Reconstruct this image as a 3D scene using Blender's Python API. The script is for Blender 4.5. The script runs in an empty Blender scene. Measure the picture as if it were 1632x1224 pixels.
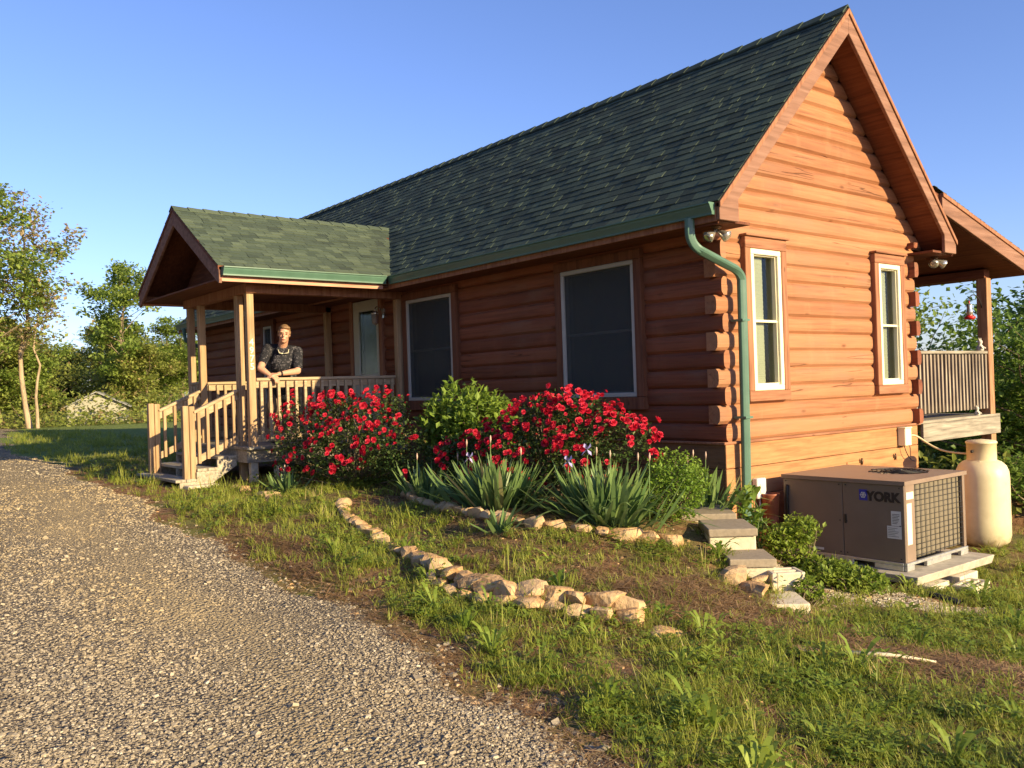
import bpy, bmesh, math, random
import numpy as np
from mathutils import Vector, Matrix
R = math.radians
random.seed(7); rng = np.random.default_rng(7)
sc = bpy.context.scene
COL = sc.collection

# ------------------------------------------------------------------ camera
YAW, PITCH, ROLL, FPX = 0.8958, 0.0048, -0.0331, 1413.2
CAM = Vector((5.1726, -6.70, 0.0))
Fv = Vector((-math.sin(YAW)*math.cos(PITCH), math.cos(YAW)*math.cos(PITCH), math.sin(PITCH)))
R0 = Vector((math.cos(YAW), math.sin(YAW), 0)); U0 = R0.cross(Fv)
Rv = math.cos(ROLL)*R0 + math.sin(ROLL)*U0; Uv = -math.sin(ROLL)*R0 + math.cos(ROLL)*U0
cd = bpy.data.cameras.new('camera'); cam = bpy.data.objects.new('camera', cd); COL.objects.link(cam)
cam.matrix_world = Matrix(((Rv.x, Uv.x, -Fv.x, CAM.x), (Rv.y, Uv.y, -Fv.y, CAM.y), (Rv.z, Uv.z, -Fv.z, CAM.z), (0, 0, 0, 1)))
cd.sensor_width = 36; cd.lens = FPX/1632*36; cd.clip_end = 3000; cd.clip_start = .05
sc.camera = cam

# ------------------------------------------------------------------ light
SAZ, SEL = R(11.5), R(17.5)          # direction towards the sun: azimuth from +X towards +Y, elevation
sd = Vector((math.cos(SEL)*math.cos(SAZ), math.cos(SEL)*math.sin(SAZ), math.sin(SEL)))
sl = bpy.data.lights.new('sun', 'SUN'); sl.energy = 5.0; sl.angle = R(.55); sl.color = (1, .80, .45)
so = bpy.data.objects.new('sun', sl); COL.objects.link(so); so.rotation_euler = sd.to_track_quat('Z', 'Y').to_euler()
w = bpy.data.worlds.new('World'); sc.world = w; w.use_nodes = True
nt = w.node_tree; bg = nt.nodes['Background']
sky = nt.nodes.new('ShaderNodeTexSky'); sky.sky_type = 'NISHITA'; sky.sun_disc = False
sky.sun_elevation = SEL; sky.sun_rotation = math.pi/2 - SAZ
sky.air_density = 1.0; sky.dust_density = .6; sky.ozone_density = 3.0; sky.altitude = 200
hs = nt.nodes.new('ShaderNodeMix'); hs.data_type = 'RGBA'; hs.blend_type = 'MULTIPLY'; hs.inputs[0].default_value = 1
nt.links.new(sky.outputs[0], hs.inputs[6]); hs.inputs[7].default_value = (.86, .84, 1.10, 1)
nt.links.new(hs.outputs[2], bg.inputs[0]); bg.inputs[1].default_value = .112
sc.view_settings.view_transform = 'Standard'; sc.view_settings.look = 'None'; sc.view_settings.exposure = 1.0; sc.view_settings.gamma = 1
sc.cycles.max_bounces = 8; sc.cycles.transparent_max_bounces = 8

# ------------------------------------------------------------------ materials
class G:
    def __init__(s, name):
        s.m = bpy.data.materials.new(name); s.m.use_nodes = True; s.t = s.m.node_tree; s.b = s.t.nodes['Principled BSDF']
        s.out = s.t.nodes['Material Output']
    def n(s, typ, **k):
        nd = s.t.nodes.new('ShaderNode'+typ)
        for a, v in k.items():
            if a[0] == '_': setattr(nd, a[1:], v)
            else:
                key = int(a[1:]) if a[0] == 'i' and a[1:].isdigit() else a.replace('__', ' ')
                s.set(nd.inputs[key], v)
        return nd
    def set(s, inp, v):
        if isinstance(v, bpy.types.NodeSocket): s.t.links.new(v, inp)
        else: inp.default_value = v
    def co(s, scale=(1, 1, 1), off=None):
        c = s.n('TexCoord').outputs['Object']
        if off is not None: c = s.n('VectorMath', _operation='ADD', i0=c, i1=off).outputs[0]
        return s.n('VectorMath', _operation='MULTIPLY', i0=c, i1=scale).outputs[0]
    def noise(s, v, scale, detail=4, rough=.55, dist=0): return s.n('TexNoise', Vector=v, Scale=scale, Detail=detail, Roughness=rough, Distortion=dist).outputs[0]
    def ramp(s, f, pts):
        nd = s.n('ValToRGB', Fac=f); e = nd.color_ramp.elements
        while len(e) < len(pts): e.new(.5)
        for i, (p, c) in enumerate(pts): e[i].position = p; e[i].color = (*c, 1) if len(c) == 3 else c
        return nd.outputs[0]
    def val(s, f, a, b, c=0., d=1.): return s.n('MapRange', Value=f, From__Min=a, From__Max=b, To__Min=c, To__Max=d).outputs[0]
    def mix(s, f, a, b, mode='MIX'):
        nd = s.n('Mix', _data_type='RGBA', _blend_type=mode); s.set(nd.inputs[0], f)
        for i, v in ((6, a), (7, b)): s.set(nd.inputs[i], v if isinstance(v, bpy.types.NodeSocket) else (*v, 1))
        return nd.outputs[2]
    def math(s, op, a, b=0.): return s.n('Math', _operation=op, i0=a, i1=b).outputs[0]
    def attr(s, nm): return s.n('Attribute', _attribute_name=nm).outputs['Fac']
    def bump(s, h, st=.3, d=.01): s.set(s.b.inputs['Normal'], s.n('Bump', Height=h, Strength=st, Distance=d).outputs[0])
    def fin(s, col, rough=.7, spec=.3, metal=0):
        s.set(s.b.inputs['Base Color'], col if isinstance(col, bpy.types.NodeSocket) else (*col, 1))
        s.set(s.b.inputs['Roughness'], rough); s.b.inputs['Specular IOR Level'].default_value = spec; s.b.inputs['Metallic'].default_value = metal
        return s.m

def m_log(name, ax, base=(.350, .146, .063), dark=(.215, .085, .041), pale=(.425, .208, .104)):
    g = G(name); st = (.35, 9, 9) if ax == 'x' else (9, .35, 9) if ax == 'y' else (9, 9, .35)
    sd_ = g.attr('tone'); off = g.n('CombineXYZ', X=g.math('MULTIPLY', sd_, 37.), Y=g.math('MULTIPLY', sd_, 71.), Z=g.math('MULTIPLY', sd_, 13.)).outputs[0]
    v = g.co(st, off); grain = g.noise(v, 3.2, 5, .6, .6); big = g.noise(g.co((1, 1, 1), off), 1.1, 3)
    c = g.ramp(grain, [(.30, dark), (.47, base), (.72, pale)])
    c = g.mix(g.val(big, .35, .75, 0, .45), c, dark)
    c = g.mix(g.val(g.noise(g.co(tuple(.6 if s < 1 else 1.6 for s in st), off), 1.7, 5, .6), .50, .68, 0, .50), c, (.235, .14, .09))
    c = g.mix(g.val(sd_, .3, 1, 0, .45), c, pale); c = g.mix(g.val(sd_, 0, .35, .40, 0), c, dark); c = g.mix(g.val(g.noise(g.co((1.6, 1.6, .5)), 2.2, 4, .65), .56, .72, 0, .35), c, pale)
    # knots
    vk = g.co(tuple(1.0 if s < 1 else 2.6 for s in st), off); kn = g.n('TexVoronoi', Vector=vk, Scale=1.6).outputs['Distance']
    c = g.mix(g.val(kn, .03, .10, .75, 0), c, (.12, .04, .015))
    # checks along the grain
    cr = g.noise(g.co(tuple(s*.5 if s < 1 else s*.50 for s in st), off), 1.5, 3, .45, 0.)
    crk = g.math('ABSOLUTE', g.math('SUBTRACT', cr, .5)); gate = g.val(g.noise(g.co((1, 1, 1), off), 1.3, 1), .50, .57)
    line = g.math('MULTIPLY', g.val(crk, .001, .006, 1, 0), gate)
    c = g.mix(g.math('MULTIPLY', line, .7), c, (.05, .018, .008))
    g.bump(g.math('SUBTRACT', g.math('MULTIPLY', grain, .5), line), .55, .012)
    return g.fin(c, g.val(grain, .2, .8, .55, .8), .25)

def m_wood(name, c0, c1, c2, ax='z', rough=.75, sc_=1.):
    g = G(name); st = {'x': (.5, 8, 8), 'y': (8, .5, 8), 'z': (8, 8, .5)}[ax]; st = tuple(k*sc_ for k in st)
    gr = g.noise(g.co(st), 3.5, 5, .6, .5); big = g.noise(g.co(), 2.3, 3)
    c = g.ramp(gr, [(.3, c0), (.5, c1), (.7, c2)]); c = g.mix(g.val(big, .45, .75, 0, .4), c, c0)
    kn = g.n('TexVoronoi', Vector=g.co(tuple(1.3 if s < 1 else 3 for s in st)), Scale=1.8).outputs['Distance']
    c = g.mix(g.val(kn, .03, .09, .6, 0), c, tuple(k*.3 for k in c0)); g.bump(gr, .35, .006)
    return g.fin(c, rough, .25)

def m_plain(name, c, rough=.5, metal=0, var=.15, ns=12, bump=.1, spec=.4):
    g = G(name); n = g.noise(g.co(), ns, 5, .6); col = g.mix(g.val(n, .3, .7, 0, 1), tuple(k*(1-var) for k in c), tuple(min(1, k*(1+var)) for k in c))
    if bump: g.bump(n, bump, .004)
    return g.fin(col, g.val(n, .3, .7, rough*.85, min(1, rough*1.15)), spec, metal)

def m_leaf(name, a, b, trans=.35, rough=.5, c3=None):
    g = G(name); t = g.attr('tone'); c = g.mix(t, a, b)
    if c3: c = g.mix(g.val(t, .86, .9), c, c3)
    c = g.mix(g.val(g.noise(g.co(), 2.2, 3), .35, .65, 0, .45), c, tuple(k*.55 for k in a))
    g.fin(c, rough, .35)
    tr = g.n('BsdfTranslucent', Color=g.mix(.5, c, (.5, .6, .08), 'MULTIPLY') if False else c)
    mx = g.n('MixShader', i0=trans, i1=g.b.outputs[0], i2=tr.outputs[0]); g.t.links.new(mx.outputs[0], g.out.inputs[0])
    return g.m

def m_shingle(name, lo=(.040, .054, .042), mid=(.084, .114, .080), hi=(.148, .188, .122)):
    g = G(name); t = g.attr('tone'); c = g.ramp(t, [(0, lo), (.5, mid), (1, hi)])
    n = g.noise(g.co(), 260, 2, .8); c = g.mix(g.val(n, .35, .7, .55, 0), c, (.02, .025, .022))
    c = g.mix(g.val(g.noise(g.co(), .9, 3), .4, .75, 0, .3), c, (.05, .055, .045)); g.bump(n, .5, .003)
    return g.fin(c, .92, .15)

M = {}
M['log_shade_x'] = m_log('log_wood_long_shaded', 'x', (.225, .070, .034), (.12, .038, .019), (.29, .100, .048)); M['log_y'] = m_log('log_wood_gable', 'y')  # long walls: same logs as the gable, shade put into the colour
M['side_shade_x'] = m_wood('siding_stained_long_shaded', (.12, .06, .03), (.18, .095, .045), (.22, .125, .06), 'x')  # same siding as the gable, darkened in colour for the shaded side
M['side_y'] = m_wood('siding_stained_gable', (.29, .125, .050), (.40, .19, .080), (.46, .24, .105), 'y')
M['trim'] = m_wood('trim_brown', (.18, .075, .04), (.31, .135, .07), (.37, .18, .098), 'z')
M['trimh'] = m_wood('trim_brown_level', (.18, .075, .04), (.31, .135, .07), (.37, .18, .098), 'y')
M['barge'] = m_wood('bargeboard_wood', (.15, .075, .048), (.24, .122, .080), (.30, .168, .116), 'y', sc_=.6)
M['trim_shade'] = m_wood('casing_shaded', (.10, .04, .022), (.17, .065, .034), (.21, .085, .045), 'z')  # front window casings: trim colour lowered to carry the wall's shade
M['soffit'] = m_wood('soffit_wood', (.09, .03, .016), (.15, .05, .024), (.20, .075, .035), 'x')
M['porchwood'] = m_wood('pressure_treated_pine', (.27, .165, .085), (.41, .265, .145), (.50, .34, .195), 'z')
M['porchwood_y'] = m_wood('pressure_treated_rail', (.30, .205, .12), (.43, .315, .19), (.52, .39, .25), 'y')
M['greywood'] = m_wood('weathered_grey_wood', (.14, .12, .09), (.27, .235, .185), (.40, .36, .28), 'y')
M['greywood_x'] = m_wood('weathered_tread_wood', (.20, .17, .12), (.36, .31, .23), (.48, .42, .32), 'x')
M['deckdark'] = m_wood('old_baluster_wood', (.10, .075, .055), (.30, .24, .18), (.42, .36, .28), 'z')
M['shingle'] = m_shingle('green_shingles')
M['green'] = m_plain('green_aluminium', (.085, .165, .120), .38, 0, .08, 6, .03)
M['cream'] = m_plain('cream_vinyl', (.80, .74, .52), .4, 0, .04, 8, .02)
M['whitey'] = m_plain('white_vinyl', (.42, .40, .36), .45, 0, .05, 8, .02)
M['door'] = m_plain('door_paint', (.48, .46, .38), .45, 0, .05, 8, .02)
M['dark'] = m_plain('dark_interior', (.012, .012, .013), .9, 0, .1, 5, 0)
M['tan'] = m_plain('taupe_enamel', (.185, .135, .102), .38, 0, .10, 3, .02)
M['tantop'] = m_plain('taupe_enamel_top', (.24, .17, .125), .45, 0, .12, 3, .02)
M['black'] = m_plain('black_metal', (.02, .018, .017), .5, 0, .2, 20, .05)
M['galv'] = m_plain('galvanised_steel', (.55, .54, .50), .35, .6, .15, 25, .1)
M['conc'] = m_plain('concrete', (.60, .52, .38), .9, 0, .16, 26, .5, .15)
M['conccap'] = m_plain('concrete_cap', (.30, .245, .18), .92, 0, .16, 30, .5, .15)
M['slab'] = m_plain('concrete_slab', (.42, .37, .29), .92, 0, .2, 14, .5, .15)
M['glassmetal'] = m_plain('lamp_glass', (.62, .58, .50), .12, .75, .1, 10, 0, .6)
M['bronze'] = m_plain('bronze_fixture', (.12, .07, .04), .4, .6, .15, 12, .05)
M['hose'] = m_plain('cream_conduit', (.62, .52, .30), .5, 0, .08, 12, 0)
M['red'] = m_plain('red_plastic', (.55, .02, .02), .3, 0, .1, 12, 0)
M['paper'] = m_plain('label_paper', (.62, .60, .56), .6, 0, .04, 12, 0)
M['ink'] = m_plain('dark_print', (.025, .016, .013), .6, 0, .05, 12, 0)
M['blue'] = m_plain('logo_blue', (.03, .03, .30), .5, 0, .05, 12, 0)
M['num'] = m_plain('pale_number', (.75, .70, .50), .5, 0, .03, 12, 0)
M['copper'] = m_plain('copper_brown_pot', (.26, .085, .045), .5, .2, .25, 9, .1)
M['stonedec'] = m_plain('pale_ornament_stone', (.55, .50, .42), .7, 0, .1, 30, .2)
# tank paint with rust near the foot
g = G('tank_cream_paint'); n = g.noise(g.co(), 9, 5, .65); zz = g.n('SeparateXYZ', Vector=g.co()).outputs[2]
c = g.mix(g.val(n, .3, .7), (.62, .53, .32), (.70, .61, .39)); c = g.mix(g.math('MULTIPLY', g.val(zz, -1.86, -1.66, 1, 0), g.val(n, .4, .6, .2, .8)), c, (.22, .15, .07))
g.bump(n, .08, .003); M['tank'] = g.fin(c, .42, .4)
# stone
g = G('field_stone'); n = g.noise(g.co(), 7, 6, .65); n2 = g.noise(g.co(), 40, 3); t = g.attr('tone')
c = g.ramp(n, [(.3, (.24, .13, .06)), (.5, (.50, .31, .15)), (.7, (.64, .47, .27))]); c = g.mix(g.val(t, .5, .52, 0, .6), c, (.50, .36, .21))
c = g.mix(g.val(g.noise(g.co(), 3, 3), .55, .7, 0, .6), c, (.13, .10, .08)); g.bump(g.math('ADD', n, g.math('MULTIPLY', n2, .4)), .9, .02); M['stone'] = g.fin(c, .9, .15)
# window glass
def m_glass(name, tint, gl, rough=.03):
    g = G(name); g.t.nodes.remove(g.b)
    lw = g.math('POWER', g.n('LayerWeight', Blend=.5).outputs['Facing'], 3.)
    n = g.noise(g.co((1, 1, 1)), 1.1, 2); bmp = g.n('Bump', Height=n, Strength=.10, Distance=.03).outputs[0]
    gb = g.n('BsdfGlossy', Color=(gl, gl, gl, 1), Roughness=rough, Normal=bmp); tb = g.n('BsdfTransparent', Color=(*tint, 1))
    mx = g.n('MixShader', i0=g.val(lw, 0, 1, .05, .8), i1=tb.outputs[0], i2=gb.outputs[0]); g.t.links.new(mx.outputs[0], g.out.inputs[0]); return g.m
M['glass'] = m_glass('window_glass', (.82, .84, .78), .30, .10)
g = G('insect_screen'); g.fin((.075, .082, .080), .8, .2); tb = g.n('BsdfTransparent'); mx = g.n('MixShader', i0=.52, i1=tb.outputs[0], i2=g.b.outputs[0]); g.t.links.new(mx.outputs[0], g.out.inputs[0]); M['screen'] = g.m
M['door_glass'] = m_glass('door_glass', (.75, .80, .72), .30, .12)
M['blind'] = m_plain('blind_slats', (.62, .62, .54), .7, 0, .05, 5, 0)

# foliage
M['rose_leaf'] = m_leaf('rose_foliage', (.040, .085, .020), (.150, .185, .050), .30, .45, (.26, .16, .06))
g = G('rose_petals'); t = g.attr('tone'); g.fin(g.mix(t, (.40, .004, .022), (.74, .045, .085)), .5, .25)
tr = g.n('BsdfTranslucent', Color=(.70, .03, .07, 1)); mx = g.n('MixShader', i0=.25, i1=g.b.outputs[0], i2=tr.outputs[0]); g.t.links.new(mx.outputs[0], g.out.inputs[0]); M['rose'] = g.m
M['shrub_leaf'] = m_leaf('shrub_foliage', (.150, .250, .034), (.330, .440, .075), .42, .4)
M['yew_leaf'] = m_leaf('lime_foliage', (.150, .270, .028), (.350, .480, .065), .40, .45)
M['iris_leaf'] = m_leaf('iris_foliage', (.135, .235, .075), (.320, .430, .140), .38, .4, (.42, .36, .17))
M['iris'] = m_plain('iris_petal', (.42, .36, .62), .6, 0, .2, 20, 0)
M['bud'] = m_plain('iris_bud', (.50, .34, .26), .7, 0, .3, 20, 0)
M['weed'] = m_leaf('weed_leaves', (.170, .260, .034), (.400, .480, .070), .45, .5)
M['grassm'] = m_leaf('grass_blades', (.230, .280, .036), (.490, .500, .095), .45, .55, (.52, .42, .18))
M['straw'] = m_leaf('dry_straw', (.20, .105, .045), (.50, .33, .16), .1, .8)
M['tree_a'] = m_leaf('tree_foliage_green', (.210, .310, .055), (.420, .500, .110), .5, .55)
M['tree_b'] = m_leaf('tree_foliage_yellowgreen', (.250, .300, .060), (.470, .480, .120), .50, .55, (.42, .28, .13))
M['tree_c'] = m_leaf('tree_foliage_dark', (.110, .200, .030), (.270, .380, .070), .5, .5)
M['tree_pink'] = m_leaf('tree_seedheads', (.38, .27, .15), (.52, .40, .22), .45, .6, (.30, .36, .09))
M['bark'] = m_wood('bark', (.10, .075, .05), (.22, .165, .11), (.34, .26, .18), 'z', .9)
M['barkl'] = m_wood('bark_pale', (.22, .16, .10), (.38, .28, .18), (.50, .38, .25), 'z', .9)

# ------------------------------------------------------------------ mesh helpers
class MB:
    def __init__(s): s.v = []; s.f = []; s.t = []; s.sm = []
    def add(s, vs, fs, tone=.5, smooth=False):
        k = len(s.v); s.v += [tuple(p) for p in vs]; s.f += [tuple(i+k for i in f) for f in fs]; s.t += [tone]*len(fs); s.sm += [smooth]*len(fs); return s
    def box(s, a, b, tone=.5):
        x0, x1 = sorted((a[0], b[0])); y0, y1 = sorted((a[1], b[1])); z0, z1 = sorted((a[2], b[2]))
        return s.add([(x0, y0, z0), (x1, y0, z0), (x1, y1, z0), (x0, y1, z0), (x0, y0, z1), (x1, y0, z1), (x1, y1, z1), (x0, y1, z1)],
                     [(0, 3, 2, 1), (4, 5, 6, 7), (0, 1, 5, 4), (1, 2, 6, 5), (2, 3, 7, 6), (3, 0, 4, 7)], tone)
    def hexa(s, P, tone=.5):   # 8 points bottom ring then top ring, ccw
        return s.add(P, [(0, 3, 2, 1), (4, 5, 6, 7), (0, 1, 5, 4), (1, 2, 6, 5), (2, 3, 7, 6), (3, 0, 4, 7)], tone)
    def bar(s, p, q, wd, ht, up=(0, 0, 1), tone=.5):
        p = Vector(p); q = Vector(q); d = (q-p).normalized(); u = Vector(up); r = d.cross(u).normalized(); u = r.cross(d)
        P = [c+r*a*wd/2+u*b*ht/2 for c in (p, q) for a, b in ((-1, -1), (1, -1), (1, 1), (-1, 1))]
        return s.add(P, [(0, 1, 2, 3), (7, 6, 5, 4), (0, 4, 5, 1), (1, 5, 6, 2), (2, 6, 7, 3), (3, 7, 4, 0)], tone)
    def prism(s, pts, d, tone=.5):   # polygon pts (3d) extruded by vector d
        n = len(pts); a = [Vector(p) for p in pts]; d = Vector(d)
        fs = [tuple(range(n-1, -1, -1)), tuple(range(n, 2*n))]+[(i, (i+1) % n, (i+1) % n+n, i+n) for i in range(n)]
        return s.add(a+[p+d for p in a], fs, tone)
    def tube(s, pts, rad, n=8, tone=.5, cap=True):
        pts = [Vector(p) for p in pts]; rad = rad if isinstance(rad, (list, tuple)) else [rad]*len(pts); vs = []; u = None
        for i, p in enumerate(pts):
            d = (pts[min(i+1, len(pts)-1)]-pts[max(i-1, 0)]).normalized()
            if u is None: u = d.orthogonal().normalized()
            else: u = (u-d*u.dot(d)).normalized()
            w_ = d.cross(u)
            vs += [p+(u*math.cos(2*math.pi*k/n)+w_*math.sin(2*math.pi*k/n))*rad[i] for k in range(n)]
        fs = [(i*n+k, i*n+(k+1) % n, (i+1)*n+(k+1) % n, (i+1)*n+k) for i in range(len(pts)-1) for k in range(n)]
        if cap: fs += [tuple(range(n-1, -1, -1)), tuple((len(pts)-1)*n+k for k in range(n))]
        return s.add(vs, fs, tone, True)
    def lathe(s, prof, c, n=32, tone=.5):   # prof [(r,z)]
        vs = [(c[0]+r*math.cos(2*math.pi*k/n), c[1]+r*math.sin(2*math.pi*k/n), c[2]+z) for r, z in prof for k in range(n)]
        fs = [(i*n+k, i*n+(k+1) % n, (i+1)*n+(k+1) % n, (i+1)*n+k) for i in range(len(prof)-1) for k in range(n)]
        return s.add(vs, fs, tone, True)
    def build(s, name, mat, parent=None, bevel=0, seg=1):
        me = bpy.data.meshes.new(name); me.from_pydata(s.v, [], s.f)
        at = me.attributes.new('tone', 'FLOAT', 'FACE'); at.data.foreach_set('value', s.t)
        me.polygons.foreach_set('use_smooth', s.sm); me.materials.append(M[mat] if isinstance(mat, str) else mat)
        return link(name, me, parent, bevel, seg)

def link(name, me, parent=None, bevel=0, seg=1):
    o = bpy.data.objects.new(name, me); COL.objects.link(o)
    if parent is not None:
        o.parent = parent
        if parent.type == 'EMPTY': o.location = -parent.location
    if bevel:
        b = o.modifiers.new('bevel', 'BEVEL'); b.width = bevel; b.segments = seg; b.limit_method = 'ANGLE'; b.angle_limit = R(40)
    return o
def np_mesh(name, V, F, tone, mat, smooth=False):
    k = F.shape[1]; me = bpy.data.meshes.new(name)
    me.vertices.add(len(V)); me.vertices.foreach_set('co', V.astype(np.float32).ravel())
    me.loops.add(F.size); me.loops.foreach_set('vertex_index', F.astype(np.int32).ravel())
    me.polygons.add(len(F)); me.polygons.foreach_set('loop_start', np.arange(0, F.size, k, dtype=np.int32)); me.polygons.foreach_set('loop_total', np.full(len(F), k, dtype=np.int32))
    me.polygons.foreach_set('use_smooth', np.full(len(F), smooth)); me.update(calc_edges=True)
    a = me.attributes.new('tone', 'FLOAT', 'FACE'); a.data.foreach_set('value', np.asarray(tone, dtype=np.float32)); me.materials.append(M[mat] if isinstance(mat, str) else mat)
    return me
def tag(o, label=None, cat=None, group=None, kind=None):
    for k, v in (('label', label), ('category', cat), ('group', group), ('kind', kind)):
        if v: o[k] = v
    return o
def thing(name, label, cat, loc, group=None):
    o = bpy.data.objects.new(name, None); COL.objects.link(o); o.location = Vector(loc); o.empty_display_size = .1; return tag(o, label, cat, group)
def rotmats(az, tilt, spin=None):
    """local +Z leaned by tilt towards azimuth az, spun about itself"""
    n = len(az); sp = rng.uniform(0, 2*np.pi, n) if spin is None else spin
    ca, sa, ct, st, cs, ss = np.cos(az), np.sin(az), np.cos(tilt), np.sin(tilt), np.cos(sp), np.sin(sp)
    Rz = np.zeros((n, 3, 3)); Rz[:, 0, 0] = ca; Rz[:, 0, 1] = -sa; Rz[:, 1, 0] = sa; Rz[:, 1, 1] = ca; Rz[:, 2, 2] = 1
    Ry = np.zeros((n, 3, 3)); Ry[:, 0, 0] = ct; Ry[:, 0, 2] = st; Ry[:, 2, 0] = -st; Ry[:, 2, 2] = ct; Ry[:, 1, 1] = 1
    Rs = np.zeros((n, 3, 3)); Rs[:, 0, 0] = cs; Rs[:, 0, 1] = -ss; Rs[:, 1, 0] = ss; Rs[:, 1, 1] = cs; Rs[:, 2, 2] = 1
    return Rz @ Ry @ Rs
def scatter(T, P, Rm, S, tone, mat, name, var=.12):
    """T: list of (V,F) templates with the same face size; instances joined into one mesh"""
    Vs = []; Fs = []; Ts = []; base = 0; which = rng.integers(0, len(T), len(P))
    for i, (V, F) in enumerate(T):
        ix = np.where(which == i)[0]
        if not len(ix): continue
        s = S[ix]; s = s[:, None, None] if s.ndim == 1 else s[:, None, :]
        W = np.einsum('nij,nvj->nvi', Rm[ix], V[None]*s)+P[ix][:, None]
        Vs.append(W.reshape(-1, 3)); Fs.append((F[None]+(np.arange(len(ix))*len(V))[:, None, None]+base).reshape(-1, F.shape[1]))
        Ts.append(np.clip(np.repeat(tone[ix], len(F))+rng.normal(0, var, len(ix)*len(F)), 0, 1)); base += len(ix)*len(V)
    return np_mesh(name, np.concatenate(Vs), np.concatenate(Fs), np.concatenate(Ts), mat)

# ------------------------------------------------------------------ terrain
CP = np.array([(-5.8,-3.2,-1.08),(-7.4,-3.2,-1.06),(-7,-6,-1.1),(-10,-4,-1.02),(-14,-4,-.97),(-14,3,-.97),(-22,-2,-.86),(-4.2,-2.75,-1.1),
 (-2.0,-2.95,-1.18),(-.64,-3.25,-1.26),(.7,-3.4,-1.34),(1.5,-3.05,-1.40),(2.1,-2.6,-1.46),(-2.3,-4.0,-1.2),(.2,-4.2,-1.34),(2.5,-4.8,-1.43),(5,-7,-1.5),(3.9,-3.2,-1.53),
 (-2,-2.3,-1.10),(0,-2.6,-1.17),(.9,-2.7,-1.24),(1.2,-2.3,-1.27),(-3.2,-2.2,-1.05),(-3,-1.2,-1.0),(-1.5,-1.2,-1.0),(0,-1.1,-1.0),(-.6,-1.8,-1.04),(.2,-1.5,-1.06),(-3,-.1,-1.0),(-.5,-.2,-1.0),(.35,-1.2,-1.16),(.72,-1.55,-1.30),(.45,-.95,-1.22),
 (1.75,-1.35,-1.66),(1.25,-.6,-1.68),(.6,.1,-1.68),(.25,.4,-1.68),(2.3,-1.5,-1.64),(1.6,.35,-1.78),(2.0,.6,-1.82),(1.95,1.4,-1.95),(1.6,1.9,-1.97),(.8,3.3,-1.9),(3.5,-2.4,-1.58),(3,-.8,-1.74),(4.2,.8,-1.95),(3,3.4,-2.1),(0,6,-2.3),
 (1.3,-2.0,-1.42),(1.75,-2.05,-1.54),(2.6,-2.1,-1.56),(-5,-1.5,-1.05),(-6,-1,-1.05),(.1,2,-1.8),(.0,3.4,-1.9),(5,4,-2.2),(7,-2,-1.7)])
def sst(x, a, b): t = np.clip((x-a)/(b-a), 0, 1); return t*t*(3-2*t)
def zbase(x, y):
    z = -1.08-.038*np.clip(x+6, 0, 12)+.014*np.clip(-6-x, 0, 16)
    z = z-sst(x, -9, 1)*(.05*np.clip(y, 0, 12)+.10*np.clip(y-6, 0, 14))-.02*np.clip(-30-x, 0, 60)
    return z
def fbm(x, y, s): return (np.sin(x*s*1.7+1.3*np.sin(y*s*1.1))+np.sin(y*s*1.9+1.7*np.sin(x*s*.8+1))+.6*np.sin((x+y)*s*3.1+2)+.4*np.sin((x-y)*s*4.7))/3
RES = CP[:, 2]-zbase(CP[:, 0], CP[:, 1])
def tz(x, y):
    x = np.asarray(x, float); y = np.asarray(y, float); sh = x.shape; X = x.ravel()[:, None]-CP[:, 0]; Y = y.ravel()[:, None]-CP[:, 1]
    d2 = X*X+Y*Y; wt = np.exp(-d2/(2*.42**2))*8+1/(1+d2*3)**2
    z = zbase(x.ravel(), y.ravel())+(wt*RES).sum(1)/(wt.sum(1)+.03)
    z += .012*np.sin(x.ravel()*3.1+y.ravel()*1.7)*np.sin(y.ravel()*2.3-x.ravel())+.006*np.sin(x.ravel()*9.1-y.ravel()*4)*np.sin(y.ravel()*7.7)
    return z.reshape(sh)
def tz1(x, y): return float(tz(np.array([x]), np.array([y]))[0])
# driveway edge (near side of the house) as y(x)
DE = np.array([(-60, 6.5), (-30, -.6), (-20, -2.9), (-15, -3.5), (-11.4, -3.35), (-8, -3.75), (-5.2, -3.75), (-3.6, -4.02), (-2.3, -4.05), (-.9, -4.12), (.12, -4.02), (1.4, -4.22), (2.15, -4.22), (2.9, -4.32), (3.8, -4.35), (5.2, -4.6), (9, -5.6), (40, -8)])
def gdist(x, y): return np.interp(x, DE[:, 0], DE[:, 1])-y+.05*np.sin(x*2.3)+.04*np.sin(x*5.9+1)   # >0 on gravel
def axis(lo, hi, c0, c1, h):
    a = list(np.arange(c0, c1+1e-6, h)); s = h; v = c1
    while v < hi: s *= 1.22; v += s; a.append(v)
    s = h; v = c0
    while v > lo: s *= 1.22; v -= s; a.insert(0, v)
    return np.array(a)
def grid(xs, ys, zf, keep=None):
    Xg, Yg = np.meshgrid(xs, ys, indexing='ij'); V = np.stack([Xg, Yg, zf(Xg, Yg)], -1).reshape(-1, 3); ny = len(ys)
    i, j = np.meshgrid(np.arange(len(xs)-1), np.arange(ny-1), indexing='ij'); a = (i*ny+j).ravel(); F = np.stack([a, a+ny, a+ny+1, a+1], 1)
    if keep is not None:
        cx = V[F].mean(1); F = F[keep(cx[:, 0], cx[:, 1])]; u, inv = np.unique(F, return_inverse=True); V = V[u]; F = inv.reshape(F.shape)
    return V, F
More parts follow.
